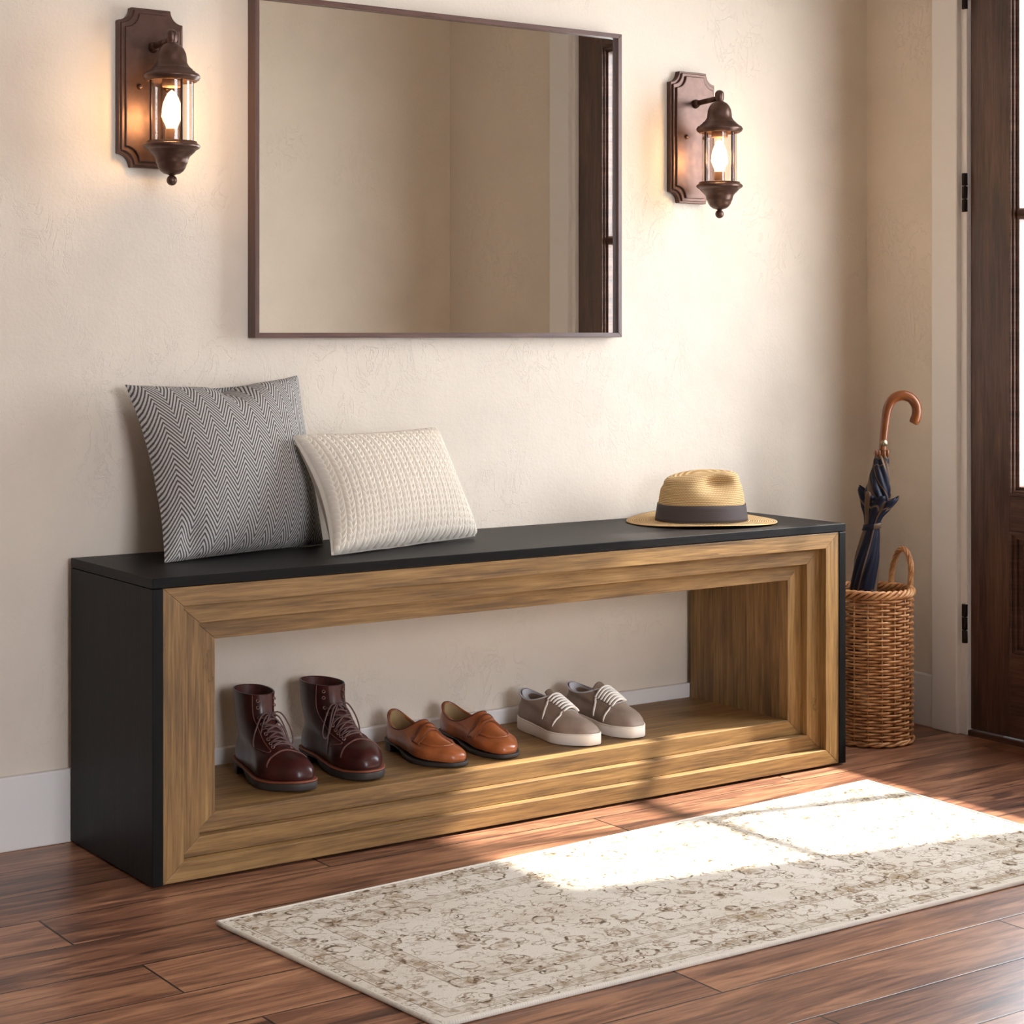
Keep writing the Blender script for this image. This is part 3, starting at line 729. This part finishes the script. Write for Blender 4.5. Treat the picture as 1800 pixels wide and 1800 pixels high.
def sole_mesh(mb, L, sgn, bot, top, grow, n=72):
    """footprint slab whose underside and top follow bot(t) and top(t), t 0 at the heel .. 1 at the toe"""
    rows = [(0, -.0020, .0), (0, -.0006, .0006), (0, 0, .0016), (1, 0, -.0012), (1, -.0005, -.0004), (1, -.0016, 0)]
    def fn(u, v):
        w_, g, dz = rows[int(round(v * 5))]
        x, y, t = outline(u * 2 * pi, L, sgn)
        n_ = Vector((x, (y + L / 2) * .35, 0)); n_ = n_.normalized() if n_.length > 0 else n_
        return (x + n_.x * (grow + g), y + n_.y * (grow + g) * 1.15, (top(t) if w_ else bot(t)) + dz)
    mb.grid(fn, n, 5, cu=True, smooth=True, flip=True)
    for v, fl in ((1, False), (0, True)):
        ring = [fn(i / n, v) for i in range(n)]; F = []
        for i in range(n // 2):
            q = list(dict.fromkeys([i, i + 1, (n - i - 1) % n, (n - i) % n]))
            if len(q) > 2: F.append(q if fl else q[::-1])
        mb.add(ring, F, None, False)
def sprung(a, b_, sp): return lambda t: lerp(a, b_, smooth(.15, .6, t)) + sp * smooth(.75, 1.0, t) ** 1.3
def arched(h, lo, sp): return lambda t: lerp(h, lo, smooth(.36, .50, t)) + sp * smooth(.75, 1.0, t) ** 1.3
class Drape:
    def __init__(s, mb):
        s.t = BVHTree.FromPolygons([Vector(v) for v in mb.v], mb.f)
    def hit(s, o, d, off=.0):
        r = s.t.ray_cast(Vector(o), Vector(d).normalized())
        if r[0] is None: return None
        n_ = r[1]
        if n_.dot(Vector(d)) > 0: n_ = -n_
        return r[0] + n_ * off
    def line(s, oo, d, off):
        out = [s.hit(o, d, off) for o in oo]; return [p for p in out if p is not None]

def bow(mb, c0, r, sc=1.0, drop=1.0, tails=True):
    """shoelace bow: two loops and two tails hanging from c0"""
    c0 = Vector(c0)
    for sx in (-1, 1):
        k = [(0, 0, 0), (.014 * sx, -.006, .001), (.026 * sx, -.010, -.016 * drop), (.032 * sx, -.012, -.034 * drop), (.029 * sx, -.014, -.042 * drop),
             (.023 * sx, -.015, -.036 * drop), (.014 * sx, -.012, -.016 * drop), (0, -.002, .001)]
        mb.tube([c0 + p * sc for p in path(k, 28)], r, 7)
        if tails:
            k = [(0, -.001, 0), (.012 * sx, -.008, -.006), (.022 * sx, -.014, -.030 * drop), (.029 * sx, -.017, -.062 * drop)]
            mb.tube([c0 + p * sc for p in path(k, 20)], r, 7)
    mb.ball(c0, r * 2.2, 12, (1.2, .8, .9))

def make_boot(sgn):
    root = thing('leather_boot', 'x', 'boot'); L = .232
    keys = [(.96, -.003, -L + .003, .0225, .0170, 0, .03, 0), (1.00, -.001, -L + .001, .033, .027, 0, .03, 0), (.975, -.002, -L + .006, .046, .040, .05, .030, 0),
            (.89, -.004, -L + .022, .058, .051, .22, .030, 0), (.79, -.006, -L + .054, .068, .0595, .58, .0300, 0), (.72, -.005, -L + .086, .079, .073, .9, .0290, 0),
            (.7, -.003, -.122, .092, .094, 1, .0285, 0), (.7, -.001, -.105, .106, .107, 1, .0290, 0), (.7, .001, -.099, .128, .126, 1, .0300, 0), (.7, .002, -.098, .150, .148, 1, .0315, 0)]
    S = shoe_surface(keys, L, sgn)
    up = MB(); up.grid(S, 72, 72, cu=True, uvf=lambda a, b_: (a * .5, b_ * .25), flip=True); dr = Drape(up)
    o = up.build('upper', M_boot, root, solid=.0022)
    f = MB(); f.grid(lambda u, v: S(u, 1 - v * .55) * 1.0 + Vector((0, 0, 0)) - Vector((S(u, 1 - v * .55).x * .10, (S(u, 1 - v * .55).y + .048) * .08, .001)), 48, 16, cu=True); f.build('lining', M_bootin, root)
    f = MB(); sole_mesh(f, L, sgn, arched(.0150, .0, .0035), sprung(.0205, .0125, .004), .0040); so = f.build('sole', M_sole, root)
    f = MB(); sole_mesh(f, L, sgn, sprung(.0203, .0123, .004), sprung(.0240, .0160, .004), .0044); f.build('welt', M_welt, so)
    f = MB()
    hp = []
    for i in range(41):
        a = pi * (i / 40) - pi / 2; x, y, t = outline(a * .62, L, sgn); hp.append((x * 1.08, y + .003 * cos(a)))
    hp2 = [(p[0], min(p[1], .004)) for p in hp]; f.prism(hp2, 0, .0160, 2); f.build('heel', M_heelb, so, bevel=.0008)
    # cap toe seam
    f = MB()
    for dy in (0, .0022):
        pts = dr.line([(x / 1000, -L + .060 - 3.5 * (x / 1000) ** 2 * 1.6 + dy, .2) for x in range(-43, 44, 3)], (0, 0, -1), .0004)
        if len(pts) > 2: f.tube(pts, .0007, 6)
    f.build('cap_seam', M_stitch, root)
    # quarter seams (facing edge lines)
    d45 = (0, .80, -.60)
    def front(x, s_): return dr.hit((x, -.30 + s_ * .10, .10 + s_ * .16), d45, 0)
    f = MB()
    tong = []
    def fc(s_):        # s 0..1 along the instep from low eyelet to the top
        y0 = lerp(-.158, -.098, min(1, s_ / .45)); z0 = .07 if s_ < .45 else lerp(.10, .163, (s_ - .45) / .55); return y0, z0
    def onface(x, s_, off):
        if s_ < .42:
            y = lerp(-.160, -.118, s_ / .42); p = dr.hit((x, y, .25), (0, 0, -1), off)
        else:
            z = lerp(.090, .147, (s_ - .42) / .58); p = dr.hit((x, -.30, z), (0, 1, 0), off)
        return p
    for sx in (-1, 1):
        k = [onface(sx * (.0225 + .001 * s_), s_, .0005) for s_ in [i / 24 for i in range(25)]]
        k = [p for p in k if p is not None]
        lowp = [dr.hit((sx * (.0225 + q * .012) , -.160 - .012 * sin(q * pi) + q * .030, .2), (0, 0, -1), .0005) for q in [i / 8 for i in range(8, 0, -1)]]
        f.tube([p for p in lowp if p is not None] + k, .0008, 6)
    f.build('facing_seam', M_stitch, root)
    f = MB()           # tongue strip between the facings
    rows = []
    for i in range(25):
        s_ = i / 24; rows.append([onface(x * .0078 * (1 + .35 * s_), s_, .0003 + .0006 * (1 - abs(x))) for x in (-1, -.5, 0, .5, 1)])
    rows = [r_ for r_ in rows if all(p is not None for p in r_)]
    n_ = len(rows); f.grid(lambda u, v: rows[int(round(v * (n_ - 1)))][int(round(u * 4))], 4, n_ - 1); f.build('tongue', M_bootin, root)
    ss = [.05, .14, .23, .32, .41, .50, .60]
    for s_ in ss + [.78, .90]:
        for sx in (-1, 1):
            p = onface(sx * .0165, s_, .0007)
            if p is None: continue
            q = onface(sx * .0168, s_ + .015, .0007) or p
            n1_ = Vector((sx * .45, -.75, .5)).normalized()
            ring = []
            e1 = n1_.cross(Vector((0, 0, 1))).normalized(); e2 = n1_.cross(e1)
            for k in range(12): a = k / 12 * 2 * pi; ring.append(p + n1_ * .0006 + e1 * cos(a) * .0026 + e2 * sin(a) * .0026)
            g = MB(); g.tube(ring, .0010, 6, closed=True); g.build('eyelet', M_eye, root)
    f = MB()
    for s0, s1_ in zip(ss, ss[1:]):
        for sx in (-1, 1):
            pts = [onface(lerp(-sx * .0165, sx * .0165, i / 8), lerp(s0, s1_, i / 8), .0022 + .0016 * sin(pi * i / 8) * (1 if sx > 0 else 1.6)) for i in range(9)]
            pts = [p for p in pts if p is not None]
            if len(pts) > 2: f.tube(pts, .0016, 6)
    pts = [p for p in [onface(lerp(-.0165, .0165, i / 8), ss[0], .0025) for i in range(9)] if p is not None]; f.tube(pts, .0016, 6)
    p = onface(0, .66, .004); bow(f, p, .0014, 1.15, 1.15)
    f.build('lace', M_lace, root)
    return root
def make_loafer(sgn):
    root = thing('penny_loafer', 'x', 'loafer'); L = .230
    keys = [(.95, -.003, -L + .003, .0190, .0095, 0, .03, 0), (1.0, -.001, -L + .001, .029, .0165, 0, .03, 0), (.985, -.001, -L + .004, .040, .0235, .0, .030, .000),
            (.92, -.001, -L + .014, .049, .0300, .12, .030, .003), (.84, -.002, -L + .036, .057, .0370, .3, .029, .007), (.78, -.003, -L + .066, .063, .0480, .55, .0285, .013),
            (.74, -.004, -L + .090, .067, .0610, .8, .0275, .019), (.7, -.004, -.122, .070, .0700, 1, .0270, .024)]
    S = shoe_surface(keys, L, sgn)
    up = MB(); up.grid(S, 72, 56, cu=True, uvf=lambda a, b_: (a * .5, b_ * .2), flip=True); dr = Drape(up)
    up.build('upper', M_loaf, root, solid=.0018)
    f = MB()
    def inn(u, v):
        p = S(u, 1 - v * .12) if v < .3 else S(u, .96)
        k = 1 - .10 - .07 * v; q = Vector((p.x * k, (p.y + .055) * k - .055, p.z - .001 - v * .038)); q.z = max(q.z, .018); return q
    f.grid(inn, 48, 10, cu=True); ring = [inn(i / 48, 1) for i in range(48)]; f.add(ring, [list(range(48))])
    f.build('lining', M_loafin, root)
    f = MB(); f.tube([S(i / 72, 1.0) + Vector((0, 0, .0003)) for i in range(72)], .0013, 6, closed=True); f.build('topline_binding', M_tops, root)
    f = MB(); sole_mesh(f, L, sgn, arched(.0140, .0, .002), sprung(.0195, .0075, .002), .0030); so = f.build('sole', M_sole, root)
    f = MB(); hp = []
    for i in range(41):
        a = pi * (i / 40) - pi / 2; x, y, t = outline(a * .60, L, sgn); hp.append((x * 1.05, y + .002 * cos(a)))
    f.prism(hp, 0, .0150, 2); f.build('heel', M_heelb, so, bevel=.0008)
    # raised moccasin seam around the vamp
    f = MB()
    def seam(q, off=.0008):
        # q -1..1 from one side of the opening around the toe to the other
        a = q * pi * .5; x = .0285 * sin(a) / max(.2, 1) * (1 + .10 * cos(a)); y = lerp(-.118, -L + .030, cos(a) ** .62 if cos(a) > 0 else 0)
        cxl = sgn * (.0045 * sin(pi * -y / L) - .006 * smooth(.7, 1, -y / L))
        return dr.hit((x + cxl, y, .2), (0, 0, -1), off)
    pts = [p for p in [seam(-.98 + i * 1.96 / 60) for i in range(61)] if p is not None]
    f.tube(pts, .0019, 7); f.build('moccasin_seam', M_loaf, root)
    f = MB(); pts = [p for p in [seam(-.98 + i * 1.96 / 60, .0022) for i in range(61)] if p is not None]
    pts2 = [p + Vector((0, 0, -.0012)) + (Vector((0, -.10, p.z)) - p).normalized() * .0018 for p in pts]
    f.tube(pts2, .0009, 5); f.build('seam_stitching', M_tops, root)
    # penny strap
    def st(u, v):
        x = (u - .5) * .076; y = -.133 - .018 * v - 5.5 * x * x * (.2 + v * .6)
        p = dr.hit((x, y, .2), (0, 0, -1), .0026 + .0006 * sin(pi * v)); return p if p is not None else Vector((x, y, .03))
    f = MB(); f.grid(st, 30, 5, flip=True); f.build('penny_strap', M_loaf, root, solid=.0022)
    f = MB()
    for v in (0, 1):
        pts = [st(i / 30, v) + Vector((0, 0, .0005)) for i in range(31)]; f.tube(pts, .0009, 5)
    pts = [st(.36 + i / 30 * .28, .5 + .25 * sin(i / 30 * pi)) + Vector((0, 0, .0006)) for i in range(31)]; f.tube(pts, .0010, 5)
    f.build('strap_stitching', M_tops, root)
    return root
def make_sneaker(sgn):
    root = thing('sneaker', 'x', 'sneaker'); L = .230
    keys = [(.99, -.003, -L + .003, .022, .018, 0, .03, 0), (1.02, -.0015, -L + .002, .031, .025, 0, .03, 0), (.98, -.002, -L + .008, .042, .032, .0, .030, 0),
            (.88, -.004, -L + .022, .052, .041, .15, .030, .001), (.80, -.006, -L + .046, .059, .050, .4, .0295, .004), (.76, -.006, -L + .078, .065, .064, .6, .0285, .007),
            (.72, -.003, -L + .104, .071, .074, .85, .0270, .010), (.7, -.001, -.110, .076, .080, 1, .0262, .013)]
    S = shoe_surface(keys, L, sgn)
    up = MB(); up.grid(S, 72, 56, cu=True, uvf=lambda a, b_: (a * .5, b_ * .2), flip=True); dr = Drape(up)
    up.build('upper', M_snk, root, solid=.003)
    f = MB()
    def inn(u, v):
        p = S(u, .995); k = 1 - .145 - .05 * v; q = Vector((p.x * k, (p.y + .055) * k - .055, p.z + .0006 - v * .045)); q.z = max(q.z, .024); return q
    f.grid(inn, 48, 8, cu=True); ring = [inn(i / 48, 1) for i in range(48)]; f.add(ring, [list(range(48))]); f.build('lining', M_snkin, root)
    f = MB(); f.tube([S(i / 72, 1.0) - Vector((S(i / 72, 1).x * .05, 0, -.0003)) for i in range(72)], .0019, 7, closed=True); f.build('padded_collar', M_snkin, root)
    f = MB(); sole_mesh(f, L, sgn, lambda t: .0 + .0015 * smooth(.8, 1, t), sprung(.0235, .0195, .002), .0016); so = f.build('rubber_sole', M_rub, root)
    f = MB(); f.tube([(lambda q: Vector((q[0] * 1.01, q[1], sprung(.0242, .0203, .002)(q[2]))))(outline(i / 72 * 2 * pi, L, sgn)) for i in range(72)], .0018, 6, closed=True); f.build('sole_edge', M_rub, so)
    # tongue rising out of the opening
    def tg(u, v):
        x = (u - .5) * .038 * (1 - .25 * v * v); y = lerp(-.152, -.094, v)
        h = dr.hit((x, min(y, -.112), .2), (0, 0, -1), .0012)
        z = (h.z if h is not None else .06)
        if y > -.112: z = z + (y + .112) * .55
        return Vector((x, y, z - 14 * x * x * smooth(.4, 1, v)))
    f = MB(); f.grid(tg, 12, 18); f.build('tongue', M_snk, root, solid=.003)
    def fcp(x, s_, off):
        y = lerp(-.160, -.110, s_)
        return dr.hit((x, y, .2), (0, 0, -1), off)
    f = MB()
    for sx in (-1, 1):
        pts = [fcp(sx * (.012 + .004 * i / 16), i / 16, .0012) for i in range(17)]; pts = [p for p in pts if p is not None]
        if len(pts) > 3: f.tube(pts, .0010, 6)
    f.build('facing_edge', M_snk, root)
    f = MB(); nR = 7
    for k in range(nR):
        s_ = k / (nR - 1) * .95
        pts = [fcp(lerp(-.0195, .0195, i / 10) * (.85 + .2 * s_), s_ + .04 * sin(i / 10 * pi) * 0 + (i / 10 - .5) * .06, .0030 + .0022 * sin(pi * i / 10)) for i in range(11)]
        pts = [p for p in pts if p is not None]
        if len(pts) > 3: f.tube(pts, .0044, 8, flat=(.5, 1.0), up=(0, .3, 1))
        if k < nR - 1:
            s2 = (k + 1) / (nR - 1) * .95
            pts = [fcp(lerp(-.019, .019, i / 10) * .9, lerp(s_, s2, i / 10), .0022 + .0012 * sin(pi * i / 10)) for i in range(11)]
            pts = [p for p in pts if p is not None]
            if len(pts) > 3: f.tube(pts, .0032, 8, flat=(.5, 1.0), up=(0, .3, 1))
    # loose ends hanging on the outer (left) side
    for (x0, s0, ln, dx) in ((-.020, .85, .034, -.010), (-.019, .0, .026, .004)):
        pts = []
        p0 = fcp(x0, s0, .003)
        if p0 is None: continue
        for i in range(12):
            q = i / 11; z = p0.z - ln * q; y = p0.y - .004 * q + dx * q * .3
            h = dr.hit((-.12, y, z), (1, 0, 0), .0022)
            pts.append(h if (h is not None and i > 2) else p0 + Vector((-.003 * i / 2, 0, -.001 * i)))
        f.tube(pts, [.0026 - .0014 * smooth(.7, 1, i / 11) for i in range(12)], 7, flat=(.5, 1.0))
    f.build('lace', M_wlace, root)
    for sx in (-1, 1):                # lower toe seam
        pass
    f = MB(); pts = [p for p in [fcp(lerp(-.024, .024, i / 20), -.02 - .16 * sin(pi * i / 20) + .12, .0006) for i in range(21)] if p is not None]
    f.tube(pts, .0006, 5); f.build('toe_seam', M_snkin, root)
    return root
Z0 = SHZ + .0004
bt = 'oxblood lace-up boots on the bench shelf'; lt_ = 'cognac penny loafers on the bench shelf'; st_ = 'taupe sneakers on the bench shelf'
o = make_boot(-1); tag(o, 'dark oxblood leather lace-up boot, outermost left shoe on the bench shelf', 'boot', bt); place(o, (.4420, -.0560, Z0), radians(-1.5)); o.scale = (1.07, 1.03, 1.0)
o = make_boot(1); tag(o, 'dark oxblood leather lace-up boot, the one of the pair nearer the loafers', 'boot', bt); place(o, (.5770, -.0520, Z0), radians(2)); o.scale = (1.07, 1.03, 1.0)
o = make_loafer(-1); tag(o, 'cognac leather penny loafer next to the boots on the bench shelf', 'loafer', lt_); place(o, (.7560, -.0630, Z0), radians(0))
o = make_loafer(1); tag(o, 'cognac leather penny loafer next to the sneakers on the bench shelf', 'loafer', lt_); place(o, (.8790, -.0600, Z0), radians(1))
o = make_sneaker(-1); tag(o, 'taupe sneaker with white laces, nearer the loafers on the bench shelf', 'sneaker', st_); place(o, (1.0660, -.0620, Z0), radians(0))
o = make_sneaker(1); tag(o, 'taupe sneaker with white laces, last shoe before the right lining panel of the bench', 'sneaker', st_); place(o, (1.1860, -.0570, Z0), radians(1))

# ================================================================== BASKET
_b = NB('honey wicker'); _n = _b.noise(_b.obj, 35, 3, .6); _n2 = _b.noise(_b.uv, 90, 2, .6)
M_wick = _b.bsdf(_b.ramp(_b.math('ADD', _b.math('MULTIPLY', _n, .7), _b.math('MULTIPLY', _n2, .3)), [(.34, c(152, 98, 58)), (.5, c(196, 138, 88)), (.66, c(224, 172, 120))]), .42, normal=_b.bump(_n2, .2, .0006), spec=.5)
bas = thing('wicker_basket', 'tall round honey-coloured wicker basket with a loop handle, between the bench and the door', 'basket')
BR_, BH = .0870, .335
NS = 18
f = MB()
for k in range(NS):
    a = 2 * pi * k / NS; f.tube([((BR_) * cos(a), (BR_) * sin(a), .004), (BR_ * cos(a), BR_ * sin(a), BH - .006)], .0022, 6)
NR = 48
for j in range(NR):
    z = .010 + j * (BH - .030) / (NR - 1); ph = j % 2
    pts = []
    zo = random.uniform(-.0003, .0003); r0 = BR_ + random.uniform(-.0004, .0004)
    for k in range(NS * 6):
        a = 2 * pi * k / (NS * 6)
        pts.append(((r0 + .0042 * cos(NS * a / 2 + pi * ph)) * cos(a), (r0 + .0042 * cos(NS * a / 2 + pi * ph)) * sin(a), z + zo + .0003 * sin(3 * a + j * 1.7)))
    f.tube(pts, .0029, 6, closed=True, up=(0, 0, 1))
f.build('woven_body', M_wick, bas)
f = MB(); f.lathe([(.0001, .003), (BR_ - .001, .003), (BR_ - .001, .009), (.0001, .009)], 48); f.build('base', M_wick, bas)
f = MB()
for s_ in range(4):                                                   # plaited border
    pts = []
    for k in range(240):
        a = 2 * pi * k / 240; q = NS * .5 * a + s_ * pi / 2
        rr = BR_ + .0012 + .0052 * cos(q); zz_ = BH - .0070 + .0068 * sin(q)
        pts.append((rr * cos(a), rr * sin(a), zz_))
    f.tube(pts, .0036, 7, closed=True, up=(0, 0, 1))
f.build('plaited_rim', M_wick, bas)
f = MB()
for s_ in range(2):
    pts = []
    for k in range(240):
        a = 2 * pi * k / 240; q = NS * .5 * a + s_ * pi
        pts.append(((BR_ + .0025 + .0030 * cos(q)) * cos(a), (BR_ + .0025 + .0030 * cos(q)) * sin(a), .007 + .0032 * sin(q)))
    f.tube(pts, .0032, 7, closed=True, up=(0, 0, 1))
f.build('foot_rim', M_wick, bas)
# twisted loop handle on the right rear of the rim
f = MB(); a_mid = -.10; hk = []
fa, fb_ = a_mid + .36, a_mid - .36
P0 = Vector(((BR_ + .003) * cos(fa), (BR_ + .003) * sin(fa), BH - .05)); P1 = Vector(((BR_ + .003) * cos(fb_), (BR_ + .003) * sin(fb_), BH - .05))
mid = (P0 + P1) / 2; out = Vector((cos(a_mid), sin(a_mid), 0))
keysH = [P0, P0 + Vector((0, 0, .055)), P0.lerp(P1, .03) + out * .004 + Vector((0, 0, .090)), P0.lerp(P1, .21) + out * .006 + Vector((0, 0, .118)), P0.lerp(P1, .5) + out * .006 + Vector((0, 0, .130)),
         P0.lerp(P1, .79) + out * .006 + Vector((0, 0, .118)), P0.lerp(P1, .97) + out * .004 + Vector((0, 0, .090)), P1 + Vector((0, 0, .055)), P1]
cen = path([tuple(k) for k in keysH], 90)
for s_ in range(5):
    pts = []
    for i, p in enumerate(cen):
        t = (cen[min(i + 1, 90)] - cen[max(i - 1, 0)]).normalized(); e1 = t.cross(out).normalized(); e2 = t.cross(e1)
        q = i * .20 + s_ * 2 * pi / 5; pts.append(p + (e1 * cos(q) + e2 * sin(q)) * .0038)
    f.tube(pts, .0031, 6)
f.build('loop_handle', M_wick, bas)
BC = Vector((1.890, -.222, 0)); place(bas, BC)

# ================================================================== UMBRELLA
umb = thing('walking_umbrella', 'navy and tan plaid umbrella with a curved cherry-wood handle, standing in the wicker basket', 'umbrella')
_b = NB('navy tan plaid nylon'); u_, v_, _ = _b.sep(_b.uv)
def _stripe(x, period, a, e): 
    fr_ = _b.math('FRACT', _b.math('DIVIDE', x, period)); return _b.math('MULTIPLY', _b.math('GREATER_THAN', fr_, a), _b.math('LESS_THAN', fr_, e))
_s = _b.math('MAXIMUM', _b.math('MAXIMUM', _stripe(u_, 1.0, .10, .32), _stripe(v_, .26, .78, .97)), _b.math('MAXIMUM', _stripe(u_, 1.0, .62, .66), _stripe(v_, .26, .66, .68)))
_n = _b.noise(_b.uv, 30, 2)
M_fab = _b.bsdf(_b.mix(_s, c(20, 21, 38), c(98, 77, 61)), .55, normal=_b.bump(_n, .3, .002), spec=.25)
M_cane = wood('cherry cane', [(.35, c(92, 46, 19)), (.5, c(118, 63, 27)), (.65, c(140, 80, 38))], 4, 60, .28, 160, .05, False)
M_gold = NB('brushed brass collar'); _n = M_gold.noise(M_gold.obj, 400, 2); M_gold = M_gold.bsdf(M_gold.ramp(_n, [(.4, c(120, 104, 82)), (.6, c(190, 176, 150))]), .35, .8)
K = .00125
def up_(px, py): return Vector(((px - 1543) * K, 0, (1300 - py) * K))
hk = [up_(1563, 792), up_(1565.5, 765), up_(1568.5, 738), up_(1573, 715), up_(1583, 700), up_(1598, 694.5), up_(1613, 699), up_(1622.5, 713), up_(1623, 730), up_(1617, 744)]
pp = path([tuple(k) for k in hk], 60)
f = MB(); f.tube(pp, [lerp(.0086, .0112, smooth(0, .5, i / 60)) * (1 if i < 58 else (.93 if i < 60 else .75)) for i in range(61)], 16); f.build('cane_handle', M_cane, umb)
f = MB(); d_ = (up_(1566.5, 772) - up_(1565, 783)); f.tube([up_(1564.6, 783), up_(1565.8, 773)], .0096, 18); f.build('collar', M_gold, umb)
f = MB(); f.tube([up_(1505, 1250), up_(1563, 800)], .0040, 10); f.tube([up_(1561.6, 808), up_(1563.2, 792)], .0058, 12); f.build('shaft', M_cane, umb)
# axis of the folded canopy
axk = [up_(1506, 1240), up_(1513, 1180), up_(1522, 1105), up_(1530, 1035), up_(1538, 970), up_(1545, 923), up_(1550, 890), up_(1555, 860), up_(1559, 830), up_(1562, 800)]
def axis(z):
    for a, b_ in zip(axk, axk[1:]):
        if z <= b_.z or b_ is axk[-1]:
            t = (z - a.z) / (b_.z - a.z); return a.lerp(b_, min(1, max(0, t)))
    return axk[-1]
def interp(tab, z):
    for (a, x), (b_, y) in zip(tab, tab[1:]):
        if z <= b_: return lerp(x, y, smooth(a, b_, z) * .5 + .5 * max(0, (z - a) / (b_ - a)))
    return tab[-1][1]
zz = lambda py: (1300 - py) * K
rt = [(zz(1240), .004), (zz(1200), .010), (zz(1105), .022), (zz(1035), .0280), (zz(985), .0265), (zz(945), .0205), (zz(924), .0165), (zz(910), .0190), (zz(890), .0290), (zz(868), .0400)]
def low(u, v):
    hem = .5 + .5 * cos(8 * u * 2 * pi + .9)
    z = lerp(zz(1240), zz(868) + .010 * hem - .004, v); p = axis(z); r = interp(rt, z)
    fl = smooth(zz(920), zz(868), z); a = u * 2 * pi + z * 9
    pl = .10 + .22 * fl
    r *= 1 + pl * (abs(cos(4 * u * 2 * pi + .45)) - .6) * 1.5 + .05 * sin(3 * a)
    return (p.x + r * cos(a) * (1.0 if cos(a) > 0 else 1 - .10 * fl), r * sin(a), p.z + fl * .012 * cos(a - 2.7))
f = MB(); f.grid(low, 128, 60, cu=True, uvf=lambda a, b_: ((a * 2 + b_ * .55), b_ * .46)); f.build('canopy', M_fab, umb, solid=.0006)
ru = [(zz(880), .026), (zz(862), .0260), (zz(840), .0215), (zz(815), .0165), (zz(800), .0138)]
def upp(u, v):
    z = lerp(zz(882), zz(799), v); p = axis(z); r = interp(ru, z); a = u * 2 * pi - z * 22
    r *= 1 + .12 * (abs(cos(4 * u * 2 * pi)) - .6) * 1.6
    return (p.x + r * cos(a), r * sin(a), p.z + .002 * cos(8 * u * 2 * pi) * v)
f = MB(); f.grid(upp, 96, 30, cu=True, uvf=lambda a, b_: (a * 2 + b_ * .3 + .1, b_ * .22)); f.build('hem_gather', M_fab, umb, solid=.0006)
f = MB()
def strap(u, v):
    a = u * 2 * pi; z = zz(930) + v * .0125 + .003 * cos(a + .5); p = axis(z); r = interp(rt, z) * 1.10 + .0012; return (p.x + r * cos(a), r * sin(a), z)
f.grid(strap, 48, 2, cu=True, uvf=lambda a, b_: (a * .2 + .47, .06 + b_ * .03)); f.build('tie_strap', M_fab, umb, solid=.0008)
for k in range(8):
    a = k / 8 * 2 * pi + .2; p = axis(zz(800)); x, y = p.x + .0135 * cos(a), .0135 * sin(a)
    g = MB(); g.tube([(x, y, zz(803)), (x, y, zz(797)), (x, y, zz(792)), (x, y, zz(790.5))], [.0022, .0032, .0030, .0014], 10); g.build('rib_tip', M_cane, umb)
umb.location = (BC.x, BC.y, 0); umb.rotation_euler = (0, 0, -0.6084)
